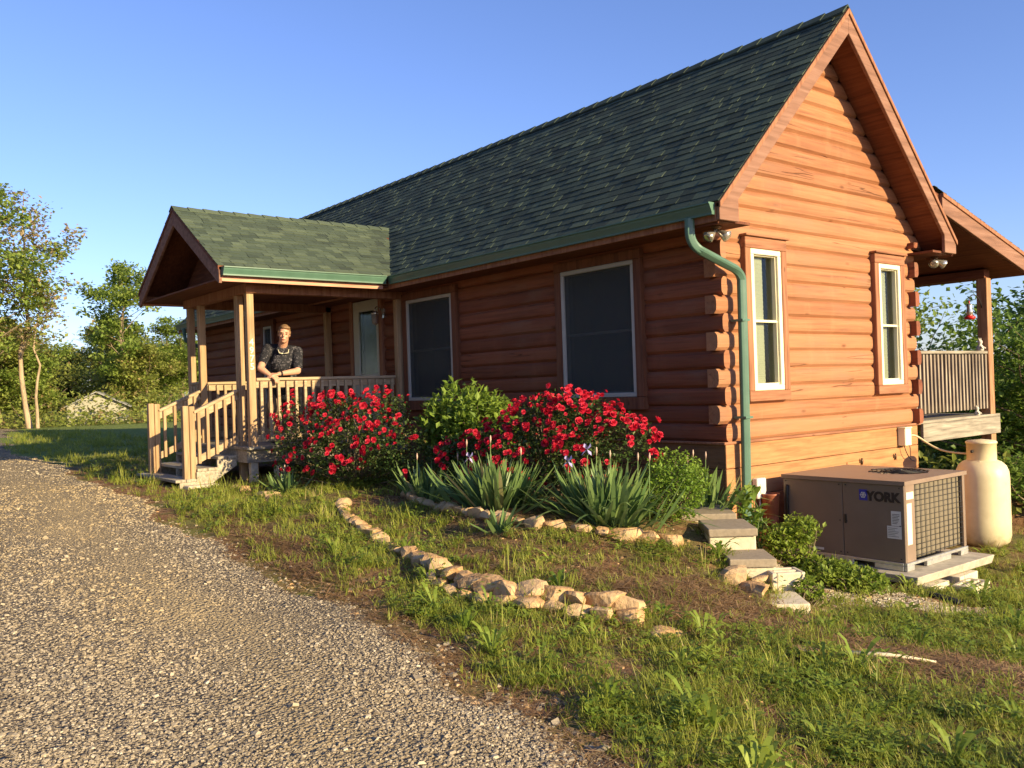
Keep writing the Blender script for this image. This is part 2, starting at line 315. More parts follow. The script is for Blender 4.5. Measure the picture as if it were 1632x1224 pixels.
# ground material
g = G('soil_and_turf'); n1 = g.noise(g.co(), 1.3, 4, .6); n2 = g.noise(g.co(), 14, 5, .7); n3 = g.noise(g.co(), 70, 3, .7)
c = g.ramp(n2, [(.3, (.085, .042, .022)), (.5, (.21, .112, .058)), (.68, (.38, .235, .125))])
c = g.mix(g.val(n1, .44, .60, 0, .75), c, g.ramp(n3, [(.35, (.06, .085, .02)), (.65, (.21, .24, .06))]))
far = g.val(g.n('SeparateXYZ', Vector=g.co()).outputs[0], -9, -13, 0, .85); c = g.mix(far, c, g.ramp(n2, [(.3, (.09, .14, .03)), (.7, (.22, .28, .07))]))
g.bump(g.math('ADD', n2, g.math('MULTIPLY', n3, .5)), .9, .03); M['ground'] = g.fin(c, .95, .1)
g = G('driveway_gravel'); vo = g.n('TexVoronoi', Vector=g.co((1, 1, .3)), Scale=46.); vo2 = g.n('TexVoronoi', Vector=g.co((1, 1, .3)), Scale=95.)
sv = g.n('SeparateColor', Color=vo.outputs['Color']).outputs[0]
c = g.ramp(sv, [(0, (.18, .145, .10)), (.4, (.27, .22, .155)), (.75, (.35, .29, .205)), (1, (.45, .38, .28))])
c = g.mix(g.val(vo.outputs['Distance'], .35, .62, 0, .7), c, (.10, .08, .065))
patch = g.noise(g.co((.35, 1, 1)), .55, 3, .5); c = g.mix(g.math('ADD', g.math('MULTIPLY', g.attr('track'), .75), g.val(patch, .45, .62, 0, .30)), c, g.ramp(g.noise(g.co(), 60, 3, .8), [(.35, (.30, .22, .12)), (.65, (.52, .41, .24))]))
g.bump(g.math('ADD', g.math('MULTIPLY', vo.outputs['Distance'], -1.2), g.math('MULTIPLY', vo2.outputs['Distance'], -.4)), 1., .025); M['drive'] = g.fin(c, .93, .12)
g = G('gravel_stones'); t = g.attr('tone'); c = g.ramp(t, [(0, (.20, .160, .115)), (.3, (.29, .240, .172)), (.6, (.38, .315, .225)), (1, (.58, .50, .37))]); pt = g.noise(g.co((.35, 1, 1)), .55, 3, .5); c = g.mix(g.val(pt, .45, .60, 0, .50), c, (.42, .31, .155)); g.bump(g.noise(g.co(), 90, 3), .3, .003); M['pebble'] = g.fin(c, .9, .15)

V, F = grid(axis(-400, 400, -13, 7, .14), axis(-400, 400, -8, 7, .14), tz)
gr = link('ground', np_mesh('ground', V, F, np.full(len(F), .5), 'ground', True)); tag(gr, kind='structure')
def zdrive(x, y): return tz(x, y)+.035*sst(gdist(x, y), -.15, .35)-.012
V, F = grid(axis(-70, 40, -10, 6, .07), axis(-40, 12, -8, -3, .07), zdrive, lambda x, y: (gdist(x, y) > -.12) & (x > -65))
def track(x, y): g_ = gdist(x, y); return np.exp(-((g_-.80)/.30)**2)+.8*np.exp(-((g_-2.35)/.32)**2)
dme = np_mesh('driveway', V, F, np.full(len(F), .5), 'drive', True); at_ = dme.attributes.new('track', 'FLOAT', 'POINT'); at_.data.foreach_set('value', np.clip(track(V[:, 0], V[:, 1])*(.8+.3*fbm(V[:, 0], V[:, 1], 2.)), 0, 1).astype(np.float32))
tag(link('driveway', dme), kind='structure')

# ------------------------------------------------------------------ HOUSE
HB = (-6.5, 1.7, -1.1)
house = thing('log_cabin', 'stained log cabin with a steep green shingle roof and a gabled front porch', 'house', HB)
W = 3.434; L = -13.45; Z0 = -.566; PIT = .1706; SLOPE = 1.0; HW = W/2; OG = .335; OE = .47
RIDGE = 3.7658; EAVE = RIDGE-(HW+OE)*1.007
BULGE = .034; FY = -.08; BY = W+.09; EX = .03; EY = .045
def log_profile(z0, z1, lo, hi, n=7):
    """(offset inwards, z) outline of a D log between z0 and z1 clipped to lo..hi"""
    out = []
    a, b = max(z0, lo), min(z1, hi)
    if b-a < .004: return None
    for i in range(n):
        z = a+(b-a)*i/(n-1); t = abs((z-(z0+z1)/2)/((z1-z0)/2)); out.append((BULGE*(1-math.sqrt(max(0, 1-min(t, .995)**3.4))), z))
    return out
ENDS = [None]
def add_log(mb, ax, u0, u1, z0, z1, lo, hi, face, inner, tone):
    pr = log_profile(z0, z1, lo, hi)
    if not pr: return
    sgn = 1 if inner > face else -1; pts = [(face+sgn*o, z) for o, z in pr]+[(inner, pr[-1][1]), (inner, pr[0][1])]
    mk = (lambda u, p: (u, p[0], p[1])) if ax == 'x' else (lambda u, p: (p[0], u, p[1]))
    segs = max(1, int(abs(u1-u0)/1.2)); n = len(pts); vs = []; ph = random.random()*6
    for k in range(segs+1):
        u = u0+(u1-u0)*k/segs; dz = .004*math.sin(u*2.1+ph)*(0 if k in (0, segs) else 1)
        vs += [mk(u, (p[0], p[1]+(dz if 0 < i < len(pr)-1 else 0))) for i, p in enumerate(pts)]
    fs = [(k*n+i, k*n+(i+1) % n, (k+1)*n+(i+1) % n, (k+1)*n+i) for k in range(segs) for i in range(n)]
    fl = (ax == 'x') == (sgn > 0)
    caps = [tuple(range(n)), tuple(segs*n+i for i in range(n-1, -1, -1))]
    if not fl: fs = [f[::-1] for f in fs]; caps = [c[::-1] for c in caps]
    mb.add(vs, [f[::-1] for f in fs], tone); (ENDS[0] or mb).add(vs, [c for c in caps], tone)
def wall_logs(mb, ax, u0, u1, face, inner, zlo, zhi, holes, rake=None, ext=None):
    k = 0; z = zlo
    while z < zhi-.01:
        z1 = z+PIT; a, b = u0, u1
        if ext: a, b = ext(k, a, b, z)
        if rake: a, b = rake(z1, a, b)
        if b-a > .05:
            zs = sorted({z, z1}|{h for q in holes for h in (q[2], q[3]) if z < h < z1})
            for lo, hi in zip(zs[:-1], zs[1:]):
                cuts = sorted([(q[0], q[1]) for q in holes if q[2] < hi-1e-4 and q[3] > lo+1e-4]); s = a; tn = random.random()
                for c0, c1 in cuts: add_log(mb, ax, s, c0, z, z1, lo, min(hi, zhi), face, inner, tn); s = c1
                add_log(mb, ax, s, b, z, z1, lo, min(hi, zhi), face, inner, tn)
        z = z1; k += 1
WF = [(-2.13, -1.03), (-5.35, -4.25), (-10.25, -9.88)]; WZ = (-.128, 1.262)
WG = [(.267+.088, .928-.088), (2.597+.088, 3.248-.088)]; GZ = (-.201+.10, 1.357-.10)
DR = (-6.90, -6.12); DZ = (-.60, 1.40)
# front wall: even courses run past the gable wall
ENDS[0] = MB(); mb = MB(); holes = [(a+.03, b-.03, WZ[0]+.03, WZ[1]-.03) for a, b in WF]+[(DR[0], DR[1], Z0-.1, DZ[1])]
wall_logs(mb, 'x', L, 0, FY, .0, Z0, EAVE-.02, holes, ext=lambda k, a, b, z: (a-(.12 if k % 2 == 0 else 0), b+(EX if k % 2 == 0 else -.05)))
mb.build('log_wall', 'log_shade_x', house); ENDS[0].build('log_ends', 'log_y', house); ENDS[0] = None  # log ends keep the gable colour, without the painted shade
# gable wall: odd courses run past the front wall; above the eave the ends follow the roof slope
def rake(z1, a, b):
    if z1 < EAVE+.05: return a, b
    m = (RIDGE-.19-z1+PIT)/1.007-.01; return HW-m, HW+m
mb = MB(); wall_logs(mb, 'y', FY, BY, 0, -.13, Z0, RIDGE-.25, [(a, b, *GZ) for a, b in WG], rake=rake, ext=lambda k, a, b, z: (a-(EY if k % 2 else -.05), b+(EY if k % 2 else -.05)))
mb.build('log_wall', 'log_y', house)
mb = MB(); wall_logs(mb, 'x', L, 0, BY, W, Z0, EAVE-.02, [], ext=lambda k, a, b, z: (a-(.12 if k % 2 == 0 else 0), b+(.075 if k % 2 == 0 else -.05))); mb.build('log_wall', 'log_shade_x', house)
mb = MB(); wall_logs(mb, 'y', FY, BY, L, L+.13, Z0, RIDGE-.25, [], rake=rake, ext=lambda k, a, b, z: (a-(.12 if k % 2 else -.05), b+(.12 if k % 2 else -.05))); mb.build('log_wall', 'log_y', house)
# backing so nothing shows between the logs: a dark inner shell
mb = MB(); mb.box((L+.135, .40, -2.2), (-.40, W-.135, EAVE+.0)); mb.build('inner_shell', 'dark', house)
# skirt siding
mb = MB(); z_ = Z0-.018; i = 0
for h in (.235, .27, .27, .27, .27):
    mb.box((-.02, FY+.03, z_-h+.006), (.012-.0*i, BY-.03, z_), random.random()); z_ -= h; i += 1
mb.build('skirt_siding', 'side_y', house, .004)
mb = MB(); z_ = Z0-.018
for h in (.235, .27, .27, .27): mb.box((L, FY-.012, z_-h+.006), (.012, FY+.02, z_), random.random()); z_ -= h
mb.box((L, BY-.03, -2.6), (-.021, BY+.01, Z0-.02)); mb.box((L-.01, FY+.025, -2.4), (L+.02, BY-.035, Z0-.02)); mb.build('skirt_siding', 'side_shade_x', house, .004)
mb = MB(); mb.box((-.02, FY-.035, Z0-.020), (.035, BY+.02, Z0+.004)); mb.build('drip_board', 'trimh', house, .004)
mb = MB(); mb.box((L, FY-.033, Z0-.019), (-.021, FY+.02, Z0+.003)); mb.build('drip_board', 'trim', house, .004)
mb = MB(); mb.box((.0125, FY-.016, Z0-.24), (.032, FY+.10, Z0-.022)); mb.box((.0125, FY-.022, -1.75), (.036, FY+.085, Z0-.246)); mb.build('corner_board', 'side_y', house, .004)
mb = MB(); mb.box((.004, FY+.06, -2.3), (.009, BY-.06, -1.55)); mb.build('foundation', 'slab', house)

# --- roof of shingle tabs
def shingles(p0, along, up, length, height, inside=lambda a, h: True, exp=.112, tabw=(.11, .26), tones=(.5, .2)):
    """tabs laid on the plane through p0; along / up unit vectors"""
    p0 = Vector(p0); al = Vector(along); u = Vector(up); n = al.cross(u).normalized(); n = n if n.z > 0 else -n; mb = MB()
    rows = int(height/exp)+1
    for r in range(rows):
        h0 = r*exp; h1 = min(h0+exp*1.25, height)
        if h0 >= height-.01: break
        a = -random.random()*.2
        while a < length:
            wd = random.uniform(*tabw); a0 = max(a, 0); a1 = min(a+wd-.004, length); thick = random.choice((.006, .011)); tn = min(1, max(0, random.gauss(*tones)))
            if thick < .008: tn *= .80
            if a1-a0 > .01 and inside((a0+a1)/2, h0+exp/2):
                P = [p0+al*x+u*y+n*z for x, y, z in ((a0, h0, 0), (a1, h0, 0), (a1, h0, thick), (a0, h0, thick), (a0, h1, .0), (a1, h1, .0))]
                mb.add(P, [(0, 1, 2, 3), (3, 2, 5, 4), (0, 3, 4), (1, 5, 2)], tn)
            a += wd
    return mb
RT = 1/math.sqrt(1+1.007**2); upF = Vector((0, RT, RT*1.007)); upB = Vector((0, -RT, RT*1.007)); SLH = (HW+OE)/RT; X0 = L-OG; X1 = OG
PX, PW, YF, ZPR, ZPE = -6.78, 1.60, -2.81, 2.5485, 1.575
PSL = (ZPR-ZPE)/PW
roofm = shingles((X0, -OE, EAVE), (1, 0, 0), upF, X1-X0, SLH, tones=(.42, .20)); roof = roofm.build('roof', 'shingle', house)
mb = shingles((X0, W+OE, EAVE), (1, 0, 0), upB, X1-X0, SLH, exp=.2, tabw=(.3, .6)); mb.build('roof', 'shingle', house)
mb = MB()   # deck boards under the shingles
for s in (-1, 1):
    ye = HW+s*(HW+OE); mb.hexa([(X0, ye, EAVE-.045), (X1, ye, EAVE-.045), (X1, HW, RIDGE-.045), (X0, HW, RIDGE-.045), (X0, ye, EAVE-.003), (X1, ye, EAVE-.003), (X1, HW, RIDGE-.003), (X0, HW, RIDGE-.003)])
mb.build('roof_deck', 'soffit', house)
mb = MB(); x = X1+.01
while x > X0:
    for s in (-1, 1): mb.hexa([(x-.30, HW+s*.10, RIDGE-.085), (x, HW+s*.10, RIDGE-.078), (x, HW, RIDGE+.022), (x-.30, HW, RIDGE+.012), (x-.30, HW+s*.105, RIDGE-.070), (x, HW+s*.105, RIDGE-.058), (x, HW, RIDGE+.040), (x-.30, HW, RIDGE+.024)], random.uniform(.1, .5))
    x -= .26
mb.build('ridge_cap', 'shingle', house)
# eave soffit and fascia under the roof
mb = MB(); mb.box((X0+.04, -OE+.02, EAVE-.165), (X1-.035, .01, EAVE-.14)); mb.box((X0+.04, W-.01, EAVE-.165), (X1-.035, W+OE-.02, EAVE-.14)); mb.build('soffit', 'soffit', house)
mb = MB(); mb.box((X0+.03, -OE-.005, EAVE-.17), (X1-.032, -OE+.019, EAVE-.046)); mb.box((X0+.03, W+OE-.019, EAVE-.17), (X1-.032, W+OE+.005, EAVE-.046)); mb.build('fascia', 'trim', house, .003)
# bargeboards
def barge(x0, x1, up_):
    for s in (-1, 1):
        ye = HW+s*(HW+OE-.0); D = .215; foot = .27; zb = 1.4026; k = 1.007; mb = MB()
        yi = ye-s*foot; zi = RIDGE-.012-(HW+OE-foot)*k-D
        P = [(x0, ye, EAVE-.012), (x0, HW, RIDGE-.012), (x0, HW, RIDGE-.012-D*1.15), (x0, yi, min(zi, EAVE+.04)), (x0, yi, zb), (x0, ye, zb)]
        mb.prism(P if s > 0 else P[::-1], (x1-x0, 0, 0)); mb.build('bargeboard', 'barge', house, .004)
        mb = MB(); P = [(x1, ye+s*.01, EAVE-.012+.005), (x1, HW, RIDGE-.003), (x1, HW, RIDGE-.06), (x1, ye+s*.01, EAVE-.06)]; mb.prism(P if s > 0 else P[::-1], (.018, 0, 0)); mb.build('drip_strip', 'trim', house, .003)
barge(X1-.03, X1+.008, 0); 
for s in (-1, 1):
    ye = HW+s*(HW+OE); P = [(X0, ye, EAVE-.012), (X0, HW, RIDGE-.012), (X0, HW, RIDGE-.25), (X0, ye, EAVE-.2)]; mb = MB(); mb.prism(P if s > 0 else P[::-1], (-.03, 0, 0)); mb.build('bargeboard', 'barge', house, .004)
# sloped soffit lining the gable overhang
mb = MB()
for s in (-1, 1):
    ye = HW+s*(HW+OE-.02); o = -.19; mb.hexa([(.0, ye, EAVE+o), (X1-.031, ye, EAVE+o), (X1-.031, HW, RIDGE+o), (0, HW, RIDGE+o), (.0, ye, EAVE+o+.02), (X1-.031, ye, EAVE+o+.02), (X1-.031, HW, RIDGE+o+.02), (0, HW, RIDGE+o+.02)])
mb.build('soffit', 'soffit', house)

# gutters (K profile)
def gutter(p, q, out, mat='green', parent=house, sz=1.):
    """p,q: top outer lip points; out = outward unit vector"""
    p = Vector(p); q = Vector(q); o = Vector(out); pr = [(0, 0), (.0, -.012), (-.012, -.02), (-.016, -.035), (-.034, -.072), (-.040, -.088), (-.040, -.105), (-.112, -.105), (-.112, .002), (-.108, .002), (-.108, -.098), (-.045, -.098), (-.006, -.004), (-.008, 0)]
    mb = MB(); mb.prism([p+o*a*sz+Vector((0, 0, b*sz)) for a, b in pr], q-p)
    for e, d in ((p, 1), (q, -1)):
        cp = [e+o*a*sz+Vector((0, 0, b*sz)) for a, b in pr[:9]]; mb.prism(cp, (q-p).normalized()*.002*-d)
    return mb.build('gutter', mat, parent)
gutter((OG-.045, -OE-.085, 1.556), (PX+PW+.05, -OE-.085, 1.556), (0, -1, 0)); gutter((PX-PW-.05, -OE-.085, 1.556), (X0, -OE-.085, 1.556), (0, -1, 0))
gutter((X0+.02, W+OE+.085, 1.54), (-4., W+OE+.085, 1.54), (0, 1, 0))
# --- downspout at the near corner
def rect_tube(pts, a, b, name, mat, parent, up=(0, 1, 0)):
    mb = MB(); pts = [Vector(p) for p in pts]; n = len(pts); vs = []
    for i, p in enumerate(pts):
        d = (pts[min(i+1, n-1)]-pts[max(i-1, 0)]).normalized(); r = d.cross(Vector(up)).normalized(); u = r.cross(d)
        for k in range(12):
            t = k/12*2*math.pi; c_, s_ = math.cos(t), math.sin(t); f = .5/max(abs(c_), abs(s_)); rib = 1-.05*(k % 3 == 1)
            vs.append(p+r*c_*f*a*rib+u*s_*f*b*rib)
    fs = [(i*12+k, i*12+(k+1) % 12, (i+1)*12+(k+1) % 12, (i+1)*12+k) for i in range(n-1) for k in range(12)]+[tuple(range(11, -1, -1)), tuple((n-1)*12+k for k in range(12))]
    mb.add(vs, fs); return mb.build(name, mat, parent, .003)
def bez(pts, n=8):
    P = [Vector(p) for p in pts]; out = []
    for i in range(n+1):
        t = i/n; Q = P[:]
        while len(Q) > 1: Q = [Q[j]*(1-t)+Q[j+1]*t for j in range(len(Q)-1)]
        out.append(Q[0])
    return out
path = [(.03, -.50, 1.46), (.03, -.50, 1.34)]+bez([(.03, -.50, 1.32), (.03, -.49, 1.22), (.07, -.40, 1.17)], 6)+bez([(.11, -.05, 1.05), (.12, .085, 1.02), (.115, .11, .93)], 6)+[(.11, .11, .3), (.10, .11, -.55), (.075, .11, -1.70)]
rect_tube(path, .062, .082, 'downspout', 'green', house, (.55, .8, 0))
mb = MB()
for z in (.55, -.35): mb = MB(); mb.box((.02, .055, z), (.152, .165, z+.02)); mb.build('downspout_strap', 'green', house)
path = [(L+.1, -.52, 1.46), (L+.1, -.50, 1.30)]+bez([(L+.1, -.48, 1.2), (L+.1, -.2, 1.1), (L+.1, -.06, .95)], 5)+[(L+.1, -.06, -1.0)]
rect_tube(path, .07, .06, 'downspout', 'green', house, (1, 0, 0))

# --- windows
def window(ax, a, b, z0, z1, face, fw_, trimw, mat, rail=True, gl='glass', blind=None, trimtop=.11, trimbot=.10, gw=.0):
    """ax 'x': on the front wall facing -Y; 'y': on the gable facing +X. a..b outer edge of the sash frame"""
    win = MB(); out = -1 if ax == 'x' else 1
    def bx(m, u0, u1, q0, q1, d0, d1, t=.5):
        if ax == 'x': m.box((u0, face+out*d0, q0), (u1, face+out*d1, q1), t)
        else: m.box((face+out*d0, u0, q0), (face+out*d1, u1, q1), t)
    f = fw_
    bx(win, a, b, z1-f, z1, -.10, .045); bx(win, a, b, z0, z0+f, -.10, .045); bx(win, a, a+f, z0+f, z1-f, -.10, .045); bx(win, b-f, b, z0+f, z1-f, -.10, .045)
    o = win.build('window', mat, house, .005)
    m = MB(); zm = (z0+z1)/2-.01; fi = .018
    for q0, q1, dd in ((zm-.012, z1-f, .0), (z0+f, zm+.012, -.0)):
        bx(m, a+f, b-f, q0, q0+fi, -.05, .02); bx(m, a+f, a+f+fi*.6, q0, q1, -.05, .018); bx(m, b-f-fi*.6, b-f, q0, q1, -.05, .018); bx(m, a+f, b-f, q1-fi*.6, q1, -.05, .016)
    m.build('sash', mat, o, .002)
    m = MB(); bx(m, a+f, b-f, z0+f, z1-f, -.030, -.026); m.build('pane', 'glass', o)
    if gl == 'screen': m = MB(); bx(m, a+f+.001, b-f-.001, z0+f+.001, z1-f-.001, .0215, .023); m.build('insect_screen', 'screen', o)
    m = MB(); bx(m, a-.05, b+.05, z0-.05, z1+.05, -.42, -.40); bx(m, a-.05, a, z0, z1, -.40, -.11); bx(m, b, b+.05, z0, z1, -.40, -.11); bx(m, a-.05, b+.05, z0-.06, z0, -.4, -.11); bx(m, a-.05, b+.05, z1, z1+.06, -.40, -.11); m.build('room_lining', 'dark', o)
    if blind:
        m = MB(); z = z0+f+.02; i_ = 0
        while z < z1-f: bx(m, blind[0], blind[1], z, z+.0205, -.056, -.052+.002*(i_ % 2), random.random()); z += .021; i_ += 1
        m.build('blind', 'blind', o)
    m = MB(); tw = trimw
    bx(m, a-tw, a-.001, z0-.001, z1+.001, -.06, .052); m.build('casing', 'trim' if ax == 'y' else 'trim_shade', o, .005); m = MB(); bx(m, b+.001, b+tw, z0-.001, z1+.001, -.06, .052); m.build('casing', 'trim' if ax == 'y' else 'trim_shade', o, .005)
    m = MB(); bx(m, a-tw, b+tw, z0-trimbot, z0-.002, -.06, .055); m.build('sill', 'trimh' if ax == 'y' else 'trim_shade', o, .005); m = MB(); bx(m, a-tw, b+tw, z1+.002, z1+trimtop, -.06, .055)
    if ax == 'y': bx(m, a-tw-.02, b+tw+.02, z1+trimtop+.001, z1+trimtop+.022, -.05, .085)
    m.build('casing', 'trimh' if ax == 'y' else 'trim_shade', o, .005); return o
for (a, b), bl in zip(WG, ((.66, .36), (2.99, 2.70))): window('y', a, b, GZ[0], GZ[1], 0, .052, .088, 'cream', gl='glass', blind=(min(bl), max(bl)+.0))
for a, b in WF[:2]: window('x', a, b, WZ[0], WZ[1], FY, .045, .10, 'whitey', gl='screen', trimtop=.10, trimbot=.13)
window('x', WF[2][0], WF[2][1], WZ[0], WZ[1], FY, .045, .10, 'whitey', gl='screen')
# --- front door
a, b = DR; mb = MB(); mb.box((a-.09, FY-.045, DZ[0]), (a-.001, FY+.06, DZ[1]+.09)); mb.box((b+.001, FY-.045, DZ[0]), (b+.09, FY+.06, DZ[1]+.09)); mb.box((a-.001, FY-.044, DZ[1]+.001), (b+.001, FY+.06, DZ[1]+.09)); mb.build('door_casing', 'trim', house, .004)
mb = MB(); mb.box((a+.01, FY-.03, DZ[0]+.03), (b-.01, FY+.02, .28)); mb.box((a+.01, FY-.03, .28), (a+.18, FY+.02, DZ[1]-.02)); mb.box((b-.08, FY-.03, .28), (b-.01, FY+.02, DZ[1]-.02)); mb.box((a+.18, FY-.03, 1.22), (b-.08, FY+.02, DZ[1]-.02))
door = mb.build('door', 'door', house, .003); mb = MB(); mb.box((a+.18, FY-.012, .28), (b-.08, FY-.008, 1.22)); mb.build('pane', 'door_glass', door)
mb = MB(); mb.box((a+.12, FY+.10, .2), (b-.05, FY+.105, 1.3)); mb.build('door_reflection', m_plain('green_reflection', (.16, .20, .08), .9, 0, .4, 6, 0), door)  # green sheet behind the glass, standing in for reflected trees
mb = MB(); mb.tube([(b-.06, FY-.03, .10), (b-.06, FY-.075, .10)], .018, 10); mb.tube([(b-.06, FY-.075, .10), (b-.06, FY-.095, .10)], .03, 12); mb.build('handle', 'bronze', door)
# --- access door with hinges on the gable skirt
mb = MB(); mb.box((.0125, 1.95, -1.45), (.022, 3.0, -.905)); acc = mb.build('access_door', 'side_y', house, .003)
for y in (2.22, 2.93):
    mb = MB(); mb.box((.022, y-.035, -.93), (.030, y+.035, -.90)); mb.tube([(.034, y, -.95), (.034, y, -.88)], .010, 8); mb.build('hinge', 'bronze', acc)
# --- electric boxes
mb = MB(); mb.box((.013, 3.03, -.80), (.105, 3.17, -.60)); mb.box((.013, 3.02, -.605), (.115, 3.18, -.59)); eb = mb.build('electric_box', 'cream', house, .006)
mb = MB(); mb.tube(bez([(.06, 3.17, -.70), (.12, 3.35, -.62), (.20, 3.40, -.95), (.45, 3.36, -.87), (.68, 3.40, -.90)], 20), .011, 8); mb.build('conduit', 'hose', house)
mb = MB(); mb.tube(bez([(.06, 3.08, -.80), (.09, 3.1, -.95), (.05, 3.25, -.98), (.04, 3.36, -1.0)], 10), .005, 6); mb.build('cable', 'black', house)
mb = MB(); mb.box((.013, .30, -1.12), (.075, .44, -.93)); ob = mb.build('outlet_box', 'whitey', house, .008); ob.data.materials[0] = M['paper']
mb = MB(); mb.box((.075, .335, -1.07), (.082, .405, -.98)); mb.build('outlet_cover', 'cream', ob, .003); mb = MB(); mb.tube([(.045, .37, -1.12), (.045, .37, -1.5)], .012, 8); mb.build('conduit_pipe', 'galv', ob)
# --- floodlights
def flood(c, azs, el):
    c = Vector(c); mb = MB(); mb.lathe([(0, -.02), (.045, -.02), (.05, 0), (0, .0)], c, 16); mb.tube([c, c+Vector((0, 0, -.03))], .03, 10); fx = mb.build('floodlight', 'bronze', house)
    for az in azs:
        d = Vector((math.cos(az)*math.cos(el), math.sin(az)*math.cos(el), math.sin(el))); p = c+Vector((0, 0, -.035))
        mb = MB(); mb.tube([p, p+d*.035, p+d*.05, p+d*.085, p+d*.125, p+d*.132], [.016, .018, .026, .040, .056, .050], 16); mb.tube([p+d*.132, p+d*.136], [.050, .030], 16); mb.build('lamp_bulb', 'glassmetal', fx)
flood((.12, -.24, EAVE-.165), (R(-100), R(15)), R(-35)); flood((.10, W+.44, EAVE-.165), (R(-70), R(50)), R(-28))
# --- porch
zd = -.62; PY = (-2.35, -2.26); PXs = [(-5.59, -5.50), (-5.93, -5.84), (-7.30, -7.21), (-7.73, -7.64)]
DZB = 1.39
def post(x0, x1, y0, y1, z0, z1, mat='porchwood', name='porch_post'):
    mb = MB(); mb.box((x0, y0, z0), (x1, y1, z1)); return mb.build(name, mat, house, .006)
posts = [post(x0, x1, PY[0]+dy, PY[1]+dy, -1.15, DZB) for (x0, x1), dy in zip(PXs, (0, 0, 0, 0))]
for x in (-5.60, -7.74): post(x, x+.09, FY-.10, FY-.005, zd, DZB)
# house number on the post
def text(s, size, loc, rot, mat, parent, name, ext=.002, align='CENTER', bold=0):
    cu = bpy.data.curves.new(name, 'FONT'); cu.body = s; cu.size = size; cu.extrude = ext; cu.align_x = align; cu.offset = bold
    o = bpy.data.objects.new(name, cu); COL.objects.link(o); cu.materials.append(M[mat]); o.parent = parent; off = -parent.location if parent.type == 'EMPTY' else Vector((0, 0, 0))
    o.location = Vector(loc)+off; o.rotation_euler = rot
    bpy.context.view_layer.update(); me = bpy.data.meshes.new_from_object(o.evaluated_get(bpy.context.evaluated_depsgraph_get())); me.name = name
    q = bpy.data.objects.new(name, me); COL.objects.link(q); q.parent = parent; q.location = o.location; q.rotation_euler = rot; bpy.data.objects.remove(o); return q
for ch, z in zip('4975', (.655, .555, .452, .352)): text(ch, .115, (-5.497, -2.305, z-.01), (R(90), 0, R(90)), 'num', posts[0], 'house_number', .003, bold=.002)
# deck
mb = MB(); x = -7.78
while x < -5.46: mb.box((x, -2.44, zd-.035), (x+.135, -.02, zd), random.random()); x += .141
mb.build('porch_floor', 'greywood', house, .003)
mb = MB(); mb.box((-7.76, -2.415, zd-.20), (-5.47, -2.375, zd-.036)); mb.box((-5.50, -2.374, zd-.20), (-5.47, -.02, zd-.036)); mb.box((-7.76, -2.374, zd-.2), (-7.73, -.02, zd-.036)); mb.build('rim_joist', 'greywood', house, .003)
mb = MB(); mb.box((-5.58, -2.36, -1.2), (-5.49, -2.27, zd-.2)); mb.box((-5.42, -2.1, -1.2), (-5.28, -1.96, zd-.25)); mb.build('pier', 'slab', house, .005)
# railings
def railing(p, q, z, zb, n, name='railing', mats=('porchwood_y', 'porchwood_y'), cap=.10, bot=True, side=0):
    p = Vector(p); q = Vector(q); mb = MB(); up = Vector((0, 0, 1)); d = (q-p).normalized(); s = Vector((d.y, -d.x, 0))
    mb.bar(p+up*(z-.018), q+up*(z-.018), cap, .036); mb.bar(p+up*(z-.082)-s*.0, q+up*(z-.082), .036, .088)
    if bot: mb.bar(p+up*(zb+.045), q+up*(zb+.045), .036, .088)
    o = mb.build(name, mats[0], house, .004); sh = s*.036
    for k in range(n):
        t = (k+.5)/n; c_ = p+(q-p)*t+sh; b_ = MB(); j = random.uniform(-.006, .006); b_.bar(c_+up*(zb+.0), c_+up*(z-.045)+d*j, .036, .036, up=(d.x, d.y, 0)); b_.build('baluster', mats[1], o, .003)
    return o
def railing_slope(p, q, h, n, off, name='stair_railing'):
    """p lower end, q upper end: top line; baluster height h"""
    p = Vector(p); q = Vector(q); up = Vector((0, 0, 1)); mb = MB(); d = (q-p); s = Vector((off, 0, 0))
    mb.bar(p, q, .09, .036); mb.bar(p-up*.07, q-up*.07, .036, .085); mb.bar(p-up*(h-.05), q-up*(h-.05), .036, .085); o = mb.build(name, 'porchwood_y', house, .004)
    for k in range(n):
        c_ = p+d*((k+.6)/(n+.2))+s; b_ = MB(); b_.bar(c_-up*(h-.0), c_-up*.03, .036, .036, up=(0, 1, 0)); b_.build('baluster', 'porchwood', o, .003)
    return o
railing((-5.54, -2.255, 0), (-5.54, -.235, 0), .235, zd+.05, 17); railing((-7.68, -2.255, 0), (-7.68, -.235, 0), .235, zd+.05, 17)
railing((-7.65, -2.305, 0), (-7.31, -2.305, 0), .235, zd+.05, 3)
NY = -3.05
railing_slope((-5.885, NY+.11, -.175), (-5.885, -2.36, .085), .66, 5, .036); railing_slope((-7.255, NY+.11, -.155), (-7.255, -2.36, .10), .66, 4, .036)
for x in (-5.885, -7.255):
    mb = MB(); zt = -.085 if x > -6 else -.045; mb.box((x-.045, NY-.015, -1.14), (x+.045, NY+.055, zt)); mb.box((x-.045, NY+.062, -1.14), (x+.045, NY+.13, zt-.008)); mb.build('newel_post', 'porchwood', house, .006)
for i, (y, z) in enumerate(((-2.66, -.735), (-2.92, -.865), (-3.19, -.985))):
    mb = MB(); mb.box((-7.42+.0*i, y, z-.035), (-5.80, y+.125, z)); mb.box((-7.42, y+.132, z-.035), (-5.80, y+.255, z)); mb.build('stair_tread', 'greywood_x', house, .004)
